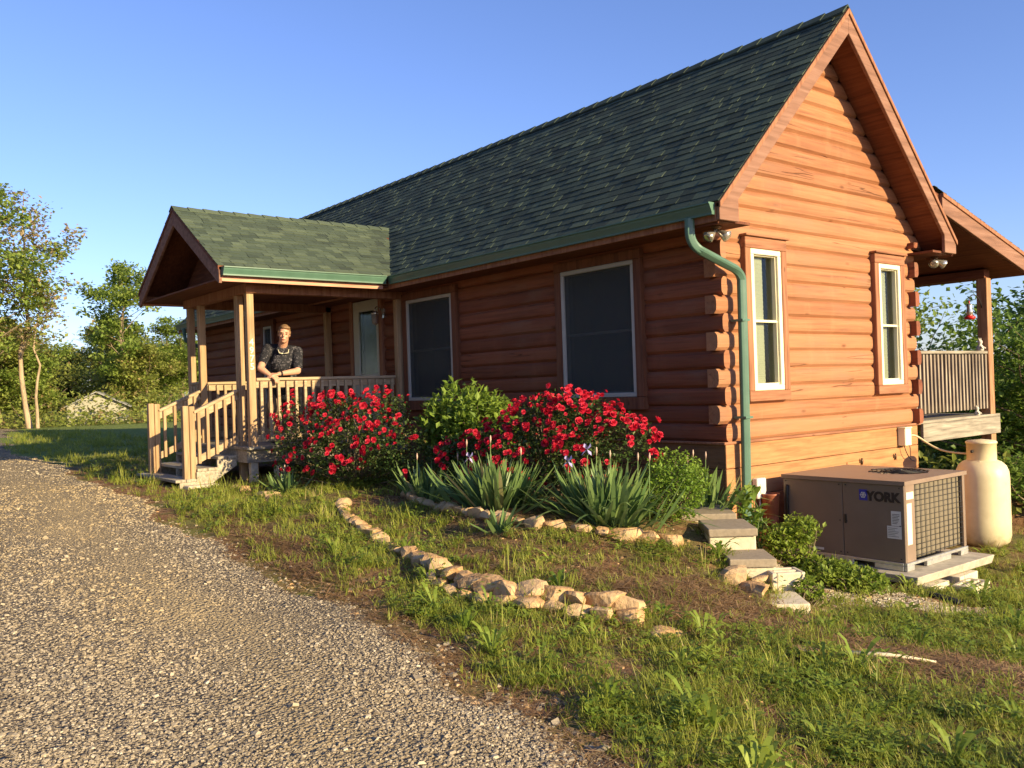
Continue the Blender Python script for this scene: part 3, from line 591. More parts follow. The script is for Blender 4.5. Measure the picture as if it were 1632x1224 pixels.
for x in (-5.84, -7.38, -6.6):
    P = [(x, -3.14, -1.10), (x, -3.14, -1.022), (x, -2.93, -1.022), (x, -2.93, -.902), (x, -2.67, -.902), (x, -2.67, -.772), (x, -2.42, -.772), (x, -2.42, -.86), (x, -2.80, -1.10)]
    mb = MB(); mb.prism(P, (.035, 0, 0)); mb.build('stair_stringer', 'greywood_x', house, .003)
mb = MB(); mb.box((-6.0, -3.1, -1.16), (-5.62, -2.72, -1.055)); mb.build('stair_footing', 'conc', house, .01)
# porch roof
ps = math.atan(PSL); cu_, su_ = math.cos(ps), math.sin(ps); up1 = Vector((-cu_, 0, su_)); up2 = Vector((cu_, 0, su_)); PH = PW/cu_; yfr = YF-.01; plen = 3.9
def in_porch(side):
    def f(a, h):
        y = yfr+a; z = ZPE+h*su_; return z > EAVE+(y+OE)*1.007-.06 or y < -OE
    return f
shingles((PX+PW, yfr, ZPE), (0, 1, 0), up1, plen, PH, in_porch(1), .098, (.09, .22), (.62, .19)).build('porch_roof', 'shingle', house)
shingles((PX-PW, yfr, ZPE), (0, 1, 0), up2, plen, PH, in_porch(-1), .118, (.12, .28), (.5, .2)).build('porch_roof', 'shingle', house)
yend = -OE+(ZPR-EAVE)/1.007; mb = MB()
for s in (-1, 1):
    e = .003; P = [(PX+s*PW, yfr, ZPE-e), (PX, yfr, ZPR-e), (PX, yend+.15, ZPR-e), (PX+s*PW, -OE+.15, ZPE-e)]; Q = [(p[0], p[1], p[2]-.045) for p in P]; mb.hexa(Q+P if s > 0 else Q[::-1]+P[::-1])
mb.build('porch_roof_deck', 'soffit', house)
mb = MB(); y = yfr-.005
while y < yend+.2:
    for s in (-1, 1): mb.hexa([(PX+s*.10, y, ZPR-.05), (PX, y, ZPR+.012), (PX, y+.24, ZPR+.004), (PX+s*.10, y+.24, ZPR-.058), (PX+s*.102, y, ZPR-.038), (PX, y, ZPR+.026), (PX, y+.24, ZPR+.012), (PX+s*.102, y+.24, ZPR-.05)], random.uniform(.5, .9))
    y += .21
mb.build('ridge_cap', 'shingle', house)
for s in (-1, 1):
    xe = PX+s*(PW-.0); P = [(xe, YF, ZPE-.012), (PX, YF, ZPR-.012), (PX, YF, ZPR-.24), (xe-s*.03, YF, ZPE-.21), (xe, YF, ZPE-.21)]; mb = MB(); mb.prism(P if s < 0 else P[::-1], (0, .035, 0)); mb.build('porch_bargeboard', 'barge', house, .004)
PINK = m_wood('pale_pink_trim', (.45, .20, .13), (.60, .30, .20), (.68, .38, .27), 'y')
# flat porch ceiling, beams and eave trim
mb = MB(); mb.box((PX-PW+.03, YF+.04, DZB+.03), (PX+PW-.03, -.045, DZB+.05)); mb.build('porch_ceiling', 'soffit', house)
mb = MB(); mb.box((-7.80, -2.37, DZB-.09), (-5.46, -2.24, DZB+.029)); mb.box((-5.61, -2.239, DZB-.09), (-5.48, -.02, DZB+.029)); mb.box((-7.78, -2.239, DZB-.09), (-7.65, -.02, DZB+.029)); mb.build('porch_beam', 'trim', house, .004)
mb = MB(); mb.box((PX+PW-.04, YF+.036, DZB+.0), (PX+PW-.012, -OE-.10, DZB+.06)); mb.build('porch_eave_trim', PINK, house, .003); mb = MB(); mb.box((PX-PW+.012, YF+.036, DZB+.0), (PX-PW+.04, -OE-.1, DZB+.06)); mb.build('porch_eave_trim', PINK, house, .003)
mb = MB(); mb.box((PX+PW-.03, YF+.036, DZB+.061), (PX+PW-.004, -OE-.05, ZPE-.047)); mb.build('porch_fascia', 'trim', house, .003); mb = MB(); mb.box((PX-PW+.004, YF+.036, DZB+.061), (PX-PW+.03, -OE-.05, ZPE-.047)); mb.build('porch_fascia', 'trim', house, .003)
gutter((PX+PW+.105, YF+.03, 1.558), (PX+PW+.105, -OE-.10, 1.558), (1, 0, 0)); gutter((PX-PW-.105, YF+.03, 1.558), (PX-PW-.105, -OE-.10, 1.558), (-1, 0, 0))
# gable infill above the porch beam, set back in the overhang
mb = MB(); mb.prism([(PX-1.30, -2.30, DZB+.05), (PX+1.30, -2.30, DZB+.05), (PX, -2.30, ZPR-.26)], (0, .02, 0)); mb.build('gable_infill', 'soffit', house)
# porch lantern
mb = MB(); mb.box((-6.06, FY-.03, 1.08), (-5.98, FY, 1.22)); mb.tube(bez([(-6.02, FY-.03, 1.18), (-6.02, FY-.10, 1.28), (-6.02, FY-.15, 1.24), (-6.02, FY-.15, 1.18)], 8), .010, 8); mb.lathe([(0, .10), (.03, .085), (.065, .045), (.055, .04), (.045, -.09), (.02, -.11), (0, -.12)], (-6.02, FY-.15, 1.09), 8); mb.build('porch_lantern', 'glassmetal', house)

# --- rear deck and its roof
YD = 5.63
mb = MB(); mb.box((-4.5, W+.02, -.58), (.03, YD+.05, -.545)); mb.build('deck_floor', 'greywood', house, .003)
mb = MB(); mb.box((-.01, W+.17, -.80), (.03, YD+.05, -.582)); mb.box((-4.5, YD+.01, -.80), (-.011, YD+.05, -.582)); mb.build('deck_rim', 'greywood', house, .004)
dm = 'deckdark'
for x in (-.14, -4.4): mb = MB(); mb.box((x, YD-.14, -2.6), (x+.135, YD-.005, 1.25)); mb.build('deck_post', m_wood('deck_post_wood', (.22, .10, .05), (.36, .19, .10), (.46, .26, .15), 'z') if x > -1 else 'trim', house, .006)
railing((-.075, W+.20, 0), (-.075, YD-.15, 0), .285, -.47, 20, 'deck_railing', ('greywood', 'deckdark'), .12)
railing((-.15, YD-.07, 0), (-4.3, YD-.07, 0), .285, -.47, 40, 'deck_railing', ('greywood', 'deckdark'), .12)
# shed roof: plane from the main roof down over the deck
za, ya, zb_, yb = 2.15, 3.42, 1.51, 6.0; k_ = (zb_-za)/(yb-ya); nrm = Vector((0, 1, k_)).normalized()
sh_ = shingles((OG+.01, yb, zb_), (-1, 0, 0), -nrm, 5.2, (yb-ya)/nrm.y, tones=(.3, .2)); sh_.build('deck_roof', 'shingle', house)
mb = MB(); mb.hexa([(-4.85, ya-.1, za-.24-k_*.1), (OG-.04, ya-.1, za-.24-k_*.1), (OG-.04, yb-.02, zb_-.24), (-4.85, yb-.02, zb_-.24), (-4.85, ya-.1, za-.003-k_*.1), (OG-.04, ya-.1, za-.003-k_*.1), (OG-.04, yb-.02, zb_-.003), (-4.85, yb-.02, zb_-.003)]); mb.build('deck_roof_frame', 'soffit', house)
mb = MB(); mb.prism([(OG-.038, ya+.2, za-.01+k_*.2), (OG-.038, yb, zb_-.01), (OG-.038, yb, zb_-.235), (OG-.038, ya+.2, za-.235+k_*.2)], (.04, 0, 0)); mb.build('bargeboard', 'barge', house, .004)
mb = MB(); mb.prism([(OG+.003, ya+.2, za-.005+k_*.2), (OG+.003, yb, zb_-.005), (OG+.003, yb, zb_-.055), (OG+.003, ya+.2, za-.055+k_*.2)], (.016, 0, 0)); mb.build('drip_strip', 'trim', house, .003)
mb = MB(); mb.box((-4.85, YD-.16, 1.25), (-.02, YD-.0, 1.36)); mb.build('deck_beam', 'soffit', house, .004)

# ------------------------------------------------------------------ AIR CONDITIONER on its slab
AZ = -1.66; ax0, ax1, ay0, ay1, azt = .19, 1.37, .54, 1.655, -.898
ac = thing('air_conditioner', 'taupe packaged air conditioner with fan grille on top standing on the slab', 'air conditioner', (.8, 1.1, AZ))
mb = MB(); mb.box((ax0, ay0, AZ+.07), (ax0+.61, ay0+.02, azt-.035)); mb.box((ax0+.614, ay0+.0, AZ+.07), (ax1-.0, ay0+.02, azt-.035))
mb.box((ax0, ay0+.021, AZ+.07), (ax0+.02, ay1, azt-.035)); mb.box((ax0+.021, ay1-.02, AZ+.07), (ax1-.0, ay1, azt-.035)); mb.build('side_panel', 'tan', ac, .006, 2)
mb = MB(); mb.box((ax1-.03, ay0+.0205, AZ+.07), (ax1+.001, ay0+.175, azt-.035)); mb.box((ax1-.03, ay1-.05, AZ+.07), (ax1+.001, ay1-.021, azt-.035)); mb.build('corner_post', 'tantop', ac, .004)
mb = MB(); mb.box((ax0+.03, ay0+.03, AZ+.08), (ax1-.05, ay1-.03, azt-.06)); mb.build('cabinet_core', 'black', ac)
# lid with a round fan opening
mb = MB(); cx, cy, rr, n = .93, 1.30, .255, 40; x0, x1, y0, y1 = ax0-.012, ax1+.015, ay0-.012, ay1+.012
ring = [(cx+rr*math.cos(2*math.pi*k/n), cy+rr*math.sin(2*math.pi*k/n)) for k in range(n)]
def sq(a):
    c_, s_ = math.cos(a), math.sin(a); t = min(((x1-cx) if c_ > 0 else (cx-x0))/max(abs(c_), 1e-6), ((y1-cy) if s_ > 0 else (cy-y0))/max(abs(s_), 1e-6)); return cx+t*c_, cy+t*s_
an = sorted([2*math.pi*k/n for k in range(n)]+[math.atan2(b-cy, a-cx) % (2*math.pi) for a in (x0, x1) for b in (y0, y1)]); m_ = len(an)
vs = [(cx+rr*math.cos(a), cy+rr*math.sin(a), azt) for a in an]+[(*sq(a), azt) for a in an]+[(*sq(a), azt-.035) for a in an]+[(cx+rr*math.cos(a), cy+rr*math.sin(a), azt-.05) for a in an]
fs = []
for k in range(m_): j = (k+1) % m_; fs += [(k, m_+k, m_+j, j), (m_+k, 2*m_+k, 2*m_+j, m_+j), (3*m_+k, k, j, 3*m_+j)]
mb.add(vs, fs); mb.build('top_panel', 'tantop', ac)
mb = MB()
for q in range(6):
    r_ = rr*(q+.6)/6.1; mb.tube([(cx+r_*math.cos(2*math.pi*k/28), cy+r_*math.sin(2*math.pi*k/28), azt+.006+.012*(1-q/6)) for k in range(29)], .0038, 5, cap=False)
for k in range(8): a = k*math.pi/4; mb.tube([(cx+.03*math.cos(a), cy+.03*math.sin(a), azt+.017), (cx+(rr+.02)*math.cos(a), cy+(rr+.02)*math.sin(a), azt+.004)], .0045, 5)
mb.tube([(cx, cy, azt+.01), (cx, cy, azt+.022)], .04, 12); mb.build('fan_grille', 'black', ac)
mb = MB()
for k in range(4):
    a = k*math.pi/2+.4; P = [(cx+.04*math.cos(a), cy+.04*math.sin(a), azt-.09), (cx+.22*math.cos(a-.3), cy+.22*math.sin(a-.3), azt-.10), (cx+.23*math.cos(a+.3), cy+.23*math.sin(a+.3), azt-.06), (cx+.05*math.cos(a+.8), cy+.05*math.sin(a+.8), azt-.07)]; mb.add(P, [(0, 1, 2, 3), (3, 2, 1, 0)])
mb.tube([(cx, cy, azt-.12), (cx, cy, azt-.05)], .05, 14); mb.build('fan_blade', 'galv', ac)
# coil guard on the +X face
g = G('coil_fins'); f_ = g.n('TexWave', Vector=g.co((1, 1, 1)), Scale=26., _bands_direction='Y'); c = g.mix(f_.outputs[0], (.10, .085, .06), (.30, .25, .18)); M['coil'] = g.fin(c, .6, .3, .3)
mb = MB(); mb.box((ax1-.045, ay0+.17, AZ+.09), (ax1-.035, ay1-.05, azt-.04)); mb.build('coil', 'coil', ac)
mb = MB(); y = ay0+.20
while y < ay1-.05: mb.tube([(ax1-.006, y, AZ+.09), (ax1-.006, y, azt-.04)], .0032, 5); y += .083
z = AZ+.11
while z < azt-.04: mb.tube([(ax1-.003, ay0+.18, z), (ax1-.003, ay1-.05, z)], .0028, 5); z += .047
mb.build('coil_guard', 'black', ac)
mb = MB()
for (y0_, y1_, h0, h1) in ((ay0, ay1, .045, .07), (ay0, ay0+.12, 0, .045), (ay0+.34, ay0+.78, 0, .045), (ay1-.14, ay1, 0, .045)): mb.box((ax1-.02, y0_, AZ+h0), (ax1+.012, y1_, AZ+h1-.001))
for (x0_, x1_, h0, h1) in ((ax0, ax1-.021, .045, .07), (ax1-.28, ax1-.021, 0, .045), (ax0+.42, ax0+.70, 0, .045), (ax0, ax0+.2, 0, .045)): mb.box((x0_, ay0-.008, AZ+h0), (x1_, ay0+.02, AZ+h1-.001))
mb.build('base_rail', 'galv', ac, .003)
for nm, b0, b1, mt in (('spec_label', (1.252, -1.28), (1.338, -1.155), 'paper'), ('spec_label', (1.213, -1.39), (1.340, -1.284), 'paper'), ('maker_plate', (.42, -1.565), (.60, -1.545), 'paper'), ('maker_plate', (.235, -1.50), (.30, -1.48), 'paper')):
    mb = MB(); mb.box((b0[0], ay0-.003, b0[1]), (b1[0], ay0-.0005, b1[1])); mb.build(nm, mt, ac)
mb = MB()
for i in range(7): mb.box((1.262, ay0-.0042, -1.180-.013*i), (1.262+random.uniform(.04, .066), ay0-.0032, -1.184-.013*i))
for i in range(6): mb.box((1.222, ay0-.0042, -1.300-.014*i), (1.222+random.uniform(.05, .108), ay0-.0032, -1.303-.014*i))
mb.build('label_print', 'ink', ac)
mb = MB(); mb.box((ax1+.0015, ay0+.035, -1.44), (ax1+.004, ay0+.115, -1.09)); mb.box((ax1+.0015, ay0+.03, -1.055), (ax1+.005, ay0+.15, -.995)); mb.build('white_sticker', 'cream', ac)
mb = MB(); mb.box((.965, ay0-.0035, -1.082), (1.040, ay0-.0005, -.988)); mb.build('logo_square', 'blue', ac)
mb = MB()
for k in range(3):
    a = k*math.pi/3; c_, s_ = .029*math.cos(a), .029*math.sin(a); mb.bar((1.0025-c_, ay0-.0055, -1.035-s_), (1.0025+c_, ay0-.0055, -1.035+s_), .0015, .005, up=(-s_, 0, c_))
    for e in (-1, 1):
        for b_ in (-1, 1): a2 = a+b_*.9; p_ = (1.0025+e*c_*.55, ay0-.0055, -1.035+e*s_*.55); mb.bar(p_, (p_[0]+e*.013*math.cos(a2), p_[1], p_[2]+e*.013*math.sin(a2)), .0013, .004, up=(-math.sin(a2), 0, math.cos(a2)))
mb.build('snowflake', 'paper', ac)
text('YORK', .110, (1.183, ay0-.002, -1.078), (R(90), 0, 0), 'ink', ac, 'lettering', .0015, bold=.0055)
mb = MB()
for x_ in (ax0+.03, ax0+.58, ax0+.645, ax1-.04):
    for z_2 in (azt-.06, (AZ+azt)/2, AZ+.10): mb = MB(); mb.tube([(x_, ay0+.001, z_2), (x_, ay0-.004, z_2)], .006, 6); mb.build('screw', 'black', ac)
mb = MB(); mb.box((ax0+.625, ay0-.004, -1.30), (ax0+.645, ay0-.0005, -1.22)); mb.build('panel_latch', 'black', ac)
mb = MB(); mb.tube([(.235, ay0-.01, -1.45), (.235, ay0-.012, -1.05), (.235, ay0-.01, -1.02), (.24, ay0+.0, -1.0)], .016, 8); mb.build('service_conduit', 'black', ac)

def slabz(x, y): return AZ
sl_ = MB(); sl_.hexa([(.12, .40, AZ-.075), (1.52, .42, AZ-.075), (1.55, 1.74, AZ-.08), (.12, 1.72, AZ-.075), (.12, .38, AZ-.002), (1.54, .40, AZ-.002), (1.57, 1.76, AZ-.002), (.12, 1.74, AZ-.002)])
o = sl_.build('concrete_slab', 'slab', None, .008, 2); tag(o, 'cracked pale concrete slab carrying the air conditioner', 'slab')
def cmu(name, c, az, sx, sy, sz, label, mat='conc', hollow=False, cat='concrete block', group=None, tilt=(0, 0)):
    mb = MB(); a, b, h = sx/2, sy/2, sz
    if not hollow: mb.box((-a, -b, 0), (a, b, h))
    else:
        t = .035; mb.box((-a, -b, 0), (a, -b+t, h)); mb.box((-a, b-t, 0), (a, b, h)); mb.box((-a, -b+t, 0), (-a+t, b-t, h)); mb.box((a-t, -b+t, 0), (a, b-t, h)); mb.box((-t/2, -b+t, 0), (t/2, b-t, h)); mb.box((-a+t, -b+t, 0), (a-t, b-t, h*.35))
    for i in range(len(mb.v)): v = mb.v[i]; mb.v[i] = (v[0]+random.uniform(-.003, .003), v[1]+random.uniform(-.003, .003), v[2]+random.uniform(-.002, .002))
    o = mb.build(name, mat, None, .008, 2); o.location = c; o.rotation_euler = (tilt[0], tilt[1], az); return tag(o, label, cat, group)
cmu('concrete_block', (1.70, .98, -1.96), R(4), .18, .36, .19, 'pale hollow block lying at the outer right corner of the slab', hollow=True)
cmu('concrete_block', (1.50, .66, -1.93), R(2), .19, .34, .185, 'pale block under the front corner of the slab')
cmu('concrete_block', (1.50, 1.18, -1.95), R(1), .19, .36, .205, 'pale block under the right edge of the slab')
# stepped block wall from the house corner towards the yard
DA = math.atan2(-.66, .75)
cmu('cap_block', (.16, -.62, -1.155), DA, .66, .46, .055, 'dark grey cap slab on the stepped block wall, uppermost against the house corner', 'conccap', cat='cap block')
cmu('concrete_block', (.26, -.66, -1.36), DA, .44, .42, .20, 'shaded concrete block under the uppermost cap by the house corner')
cmu('cap_block', (.74, -1.03, -1.185), DA, .50, .37, .058, 'dark grey cap slab over the sunlit white block of the stepped wall', 'conccap', cat='cap block')
cmu('concrete_block', (.73, -1.02, -1.375), DA, .48, .35, .19, 'sunlit white concrete block under the second cap of the stepped wall')
cmu('cap_block', (1.09, -1.25, -1.35), DA, .40, .34, .062, 'grey cap slab third down the stepped block wall', 'conccap', cat='cap block')
cmu('concrete_block', (1.08, -1.24, -1.54), DA, .38, .32, .188, 'concrete block under the third cap of the stepped wall')
cmu('concrete_block', (1.37, -1.20, -1.575), DA+R(5), .20, .24, .20, 'upright hollow block beside the weeds near the foot of the stepped wall', hollow=True)
cmu('concrete_block', (1.50, -1.50, -1.70), DA, .40, .36, .20, 'bright block at the very foot of the stepped wall')

# ------------------------------------------------------------------ TANK
tk = thing('propane_tank', 'cream upright propane tank beside the air conditioner', 'gas tank', (.75, 3.48, -1.94)); TX, TY = .75, 3.44; r_ = .268
mb = MB(); prof = [(0, 0), (.12, .012), (.20, .035), (.252, .085), (r_, .15), (r_, .35), (r_, .55), (r_, .78), (.261, .85), (.238, .91), (.195, .952), (.13, .98), (0, .99)]
mb.lathe(prof, (TX, TY, -1.93), 48); mb.build('tank_shell', 'tank', tk)
mb = MB(); mb.lathe([(.15, .955), (.15, 1.15), (.158, 1.152), (.158, 1.17), (.14, 1.185), (0, 1.20)], (TX, TY, -1.93), 40); mb.build('valve_dome', 'tank', tk)
mb = MB(); mb.lathe([(.19, 0), (.19, .06), (.175, .06), (.175, 0)], (TX, TY, -1.965), 32); mb.build('foot_ring', 'tank', tk)
for a in (R(-75), R(105)): mb = MB(); c_ = Vector((TX+.17*math.cos(a), TY+.17*math.sin(a), -1.02)); t_ = Vector((-math.sin(a), math.cos(a), 0)); mb.tube([c_-t_*.022+Vector((0, 0, -.02)), c_-t_*.02+Vector((0, 0, .04)), c_+Vector((0, 0, .058)), c_+t_*.02+Vector((0, 0, .04)), c_+t_*.022+Vector((0, 0, -.02))], .007, 6); mb.build('lifting_lug', 'cream', tk)
mb = MB(); mb.tube([(TX-.03, TY-.153, -.86), (TX-.04, TY-.165, -.86)], .016, 10); mb.build('valve_port', 'black', tk)
# copper brown pot between wall and unit
mb = MB(); mb.lathe([(0, 0), (.065, 0), (.082, .30), (.090, .31), (.090, .325), (.076, .325), (.07, .04)], (.115, .435, -1.40), 24); o = mb.build('bucket', 'copper'); tag(o, 'brown metal bucket beside the air conditioner against the wall', 'bucket')
mb = MB(); mb.box((.03, .33, -1.72), (.185, .53, -1.402)); o = mb.build('wooden_crate', 'side_y', None, .006); tag(o, 'low brown wooden crate under the metal bucket', 'crate')
# black corrugated drain hose
mb = MB(); P = bez([(1.40, .36, -1.77), (1.60, .30, -1.76), (1.78, .26, -1.76), (1.92, .28, -1.79)], 40); mb.tube(P, [.030 if i % 2 else .036 for i in range(len(P))], 12); o = mb.build('drain_hose', 'black'); tag(o, 'black corrugated drain hose poking from under the slab', 'hose')
# ------------------------------------------------------------------ hummingbird feeder, ornaments
fd = thing('bird_feeder', 'red and clear hummingbird feeder hanging from a curved hook at the deck post', 'bird feeder', (-.08, 5.13, .75))
mb = MB(); mb.tube(bez([(-.075, 5.49, .86), (-.075, 5.42, 1.06), (-.075, 5.20, 1.06), (-.075, 5.13, 1.0), (-.075, 5.10, .93), (-.075, 5.15, .93)], 18), .007, 6); mb.build('hook', 'black', fd)
mb = MB(); mb.lathe([(0, .16), (.03, .155), (.04, .13), (.032, .10), (.042, .06), (.04, .0), (0, -.0)], (-.075, 5.13, .74), 16); mb.build('bottle', 'glassmetal', fd)
mb = MB(); mb.lathe([(0, .0), (.05, .0), (.072, -.02), (.05, -.045), (0, -.05)], (-.075, 5.13, .74), 16); mb.tube([(-.075, 5.13, .90), (-.075, 5.13, .935)], .008, 6); mb.build('feeding_base', 'red', fd)
def ornament(c, s, label):
    mb = MB(); mb.lathe([(0, 0), (.04*s, .0), (.045*s, .03*s), (.03*s, .07*s), (.018*s, .085*s), (.030*s, .105*s), (.028*s, .13*s), (0, .145*s)], c, 12)
    for e in (-1, 1): mb.tube([(c[0], c[1]+e*.018*s, c[2]+.13*s), (c[0], c[1]+e*.030*s, c[2]+.165*s)], [.012*s, .004*s], 6); mb.tube([(c[0]+.02*s, c[1]+e*.03*s, c[2]+.055*s), (c[0]+.05*s, c[1]+e*.04*s, c[2]+.03*s)], .011*s, 6)
    tag(mb.build('garden_ornament', 'stonedec'), label, 'ornament')
ornament((-.075, 5.40, .285), 1.05, 'little pale animal figure with ears sitting on the deck railing'); ornament((.0, 5.08, -.548), .8, 'little pale figure on the deck floor edge under the balusters')

# ------------------------------------------------------------------ rocks
def rock(c, size, az, label, group, seed, flat=1.):
    rr_ = random.Random(seed); bm = bmesh.new(); bmesh.ops.create_icosphere(bm, subdivisions=2, radius=1)
    pl = [(Vector((rr_.gauss(0, 1), rr_.gauss(0, 1), rr_.gauss(0, .8))).normalized(), rr_.uniform(.42, .74)) for _ in range(10)]+[(Vector((rr_.gauss(0, .12), rr_.gauss(0, .12), 1)).normalized(), .62)]
    for v in bm.verts:
        for n_, d_ in pl:
            q = v.co.dot(n_)
            if q > d_: v.co -= n_*(q-d_)
        v.co += Vector([rr_.uniform(-.03, .03) for _ in range(3)])
    for v in bm.verts: v.co = Vector((v.co.x*size[0], v.co.y*size[1], v.co.z*size[2]))
    me = bpy.data.meshes.new('edging_stone'); bm.to_mesh(me); bm.free(); a = me.attributes.new('tone', 'FLOAT', 'FACE'); t_ = rr_.random(); a.data.foreach_set('value', [t_]*len(me.polygons)); me.materials.append(M['stone'])
    o = link('edging_stone', me); o.location = c; o.rotation_euler = (rr_.uniform(-.15, .15), rr_.uniform(-.15, .15), az); return tag(o, label, 'stone', group)
ORD = 'first second third fourth fifth sixth seventh eighth ninth tenth eleventh twelfth thirteenth fourteenth fifteenth sixteenth seventeenth eighteenth nineteenth twentieth twenty-first twenty-second twenty-third twenty-fourth twenty-fifth twenty-sixth twenty-seventh twenty-eighth twenty-ninth thirtieth'.split()
def along(pts, n):
    P = [Vector((*p, 0)) for p in pts]; D = [0]
    for a, b in zip(P[:-1], P[1:]): D.append(D[-1]+(b-a).length)
    out = []
    for k in range(n):
        t = (k+.5)/n*D[-1]; i = max(j for j in range(len(D)-1) if D[j] <= t); f = (t-D[i])/(D[i+1]-D[i]); p = P[i].lerp(P[i+1], f); d = P[i+1]-P[i]; out.append((p.x, p.y, math.atan2(d.y, d.x)))
    return out
row2 = [(-2.75, -2.55), (-2.1, -2.86), (-1.3, -3.02), (-.64, -3.17), (-.1, -3.27), (.45, -3.36), (.85, -3.30), (1.25, -3.10), (1.55, -2.88)]
for k, (x, y, a) in enumerate(along(row2, 30)):
    s_ = .066+.066*random.random()**1.2+(.010 if k > 17 else 0); zz = tz1(x, y)+.028+(.035 if k > 17 else 0)
    rock((x, y, zz), (s_*1.35, s_*.9, s_*.85 if k > 14 else s_*.6), a+random.uniform(-.3, .3), 'tan fieldstone, %s from the porch end of the outer curved stone edging' % ORD[k], 'stones of the outer curved edging', 100+k)
for k, (x, y, a) in enumerate(along(row2[4:], 12)):
    dx, dy = math.sin(a)*.09, -math.cos(a)*.09; s_ = .075+.04*random.random(); rock((x+dx, y+dy, tz1(x+dx, y+dy)+.02), (s_*1.2, s_*.9, s_*.75), a+random.uniform(-.5, .5), 'tan fieldstone in the lower course of the outer edging, %s counting from the porch side' % ORD[k], 'lower course of the outer edging', 160+k)
row1 = [(-2.7, -1.88), (-2.3, -2.0), (-1.4, -2.18), (-.7, -2.30), (-.2, -2.22), (.2, -1.98), (.5, -1.72), (.72, -1.52)]
for k, (x, y, a) in enumerate(along(row1, 21)):
    s_ = .065+.07*random.random(); rock((x, y, tz1(x, y)+.035), (s_*1.4, s_*.8, s_*.72), a+random.uniform(-.25, .25), 'tan flat stone, %s from the porch end of the inner edging under the irises' % ORD[k], 'stones of the inner edging', 200+k)
for k, (x, y, s_, lab) in enumerate(((-4.25, -2.72, .20, 'large flat stone lying by the porch corner post'), (-3.75, -2.78, .17, 'thin flat stone right of the large one near the porch corner'), (-4.75, -2.75, .11, 'rounded stone against the foot of the porch pier'), (-5.1, -2.70, .10, 'small boulder beside the stair footing'),
    (1.80, -2.95, .10, 'lone tan stone half sunk in dry grass past the outer edging'), (2.35, -2.45, .085, 'lone ochre stone in the weeds below the foot block'), (1.22, -1.62, .15, 'broad rust coloured stone in front of the stepped block wall'), (1.42, -1.62, .12, 'ochre stone leaning on the foot block of the stepped wall'), (1.30, -1.42, .09, 'small pale stone tilted beside the third cap of the stepped wall'))):
    fl = .35 if k < 2 else .6; rock((x, y, tz1(x, y)+.03 if k > 5 else tz1(x, y)+.01), (s_*1.2, s_, s_*fl), k*1.3, lab, None, 300+k)

# ------------------------------------------------------------------ foliage templates
def blade_t(n, h, spread, wd, seg=3, curl=.6, seed=0):
    r = random.Random(seed); V = []; F = []
    for b in range(n):
        az = r.uniform(0, 6.283); hh = h*r.uniform(.55, 1); lean = r.uniform(.1, 1)*spread; ox, oy = r.gauss(0, .02*h/.1), r.gauss(0, .02*h/.1); d = (math.cos(az), math.sin(az)); k = len(V)
        for i in range(seg+1):
            t = i/seg; o_ = lean*hh*(t+curl*t*t*.8); z = hh*(t-.35*curl*lean*t*t); w_ = wd*(1-t**1.6)*.5+.0004; V += [(ox+d[0]*o_-d[1]*w_, oy+d[1]*o_+d[0]*w_, z), (ox+d[0]*o_+d[1]*w_, oy+d[1]*o_-d[0]*w_, z)]
        F += [(k+2*i, k+2*i+1, k+2*i+3, k+2*i+2) for i in range(seg)]
    return np.array(V), np.array(F)
def rosette_t(n, ln, wd, seed=0, up=.5):
    r = random.Random(seed); V = []; F = []
    for b in range(n):
        az = 6.283*b/n+r.uniform(-.3, .3); L_ = ln*r.uniform(.6, 1); e = r.uniform(up*.6, up*1.3); d = (math.cos(az), math.sin(az)); k = len(V)
        for t, wf, z in ((0, .12, 0), (.25, .45, .24*e), (.5, .95, .40*e), (.75, .85, .46*e), (.92, .40, .43*e), (1, .04, .40*e)):
            V += [(d[0]*t*L_-d[1]*wd*wf/2, d[1]*t*L_+d[0]*wd*wf/2, z*L_+.012*wf*0), (d[0]*t*L_+d[1]*wd*wf/2, d[1]*t*L_-d[0]*wd*wf/2, z*L_)]
        F += [(k+2*i, k+2*i+1, k+2*i+3, k+2*i+2) for i in range(5)]
    return np.array(V), np.array(F)
def stemleaf_t(n, h, ln, wd, seed=0):
    r = random.Random(seed); V = []; F = []
    for s_ in range(3):
        sx, sy = r.gauss(0, .3)*h, r.gauss(0, .3)*h
        for b in range(n):
            t = (b+1)/n; az = b*2.4+r.uniform(-.3, .3); c_ = (sx*t, sy*t, h*t*r.uniform(.8, 1)); d = (math.cos(az), math.sin(az)); L_ = ln*(1.15-.5*t)*r.uniform(.7, 1.1); e = r.uniform(-.1, .7); k = len(V)
            V += [c_, (c_[0]+d[0]*L_*.5-d[1]*wd/2, c_[1]+d[1]*L_*.5+d[0]*wd/2, c_[2]+e*L_*.5), (c_[0]+d[0]*L_, c_[1]+d[1]*L_, c_[2]+e*L_*.8), (c_[0]+d[0]*L_*.5+d[1]*wd/2, c_[1]+d[1]*L_*.5-d[0]*wd/2, c_[2]+e*L_*.5)]; F.append((k, k+1, k+2, k+3))
    return np.array(V), np.array(F)
LEAF = [(np.array([(0, 0, 0), (.5, -.28, .06), (1, 0, -.08), (.5, .28, .06)])*1., np.array([(0, 1, 2, 3)]))]
LEAFW = [(np.array([(0, 0, 0), (.45, -.36, .07), (1, 0, -.1), (.45, .36, .07)])*1., np.array([(0, 1, 2, 3)]))]
def leaves_on(P, size, mat, name, tone, T=LEAF, up=.35, var=.15, jit=.35):
    n = len(P); az = rng.uniform(0, 6.283, n); tl = rng.normal(-up, .6, n); return scatter(T, P, rotmats(az, tl, rng.normal(0, .5, n)), size*rng.uniform(1-jit, 1+jit, n), tone, mat, name, var)
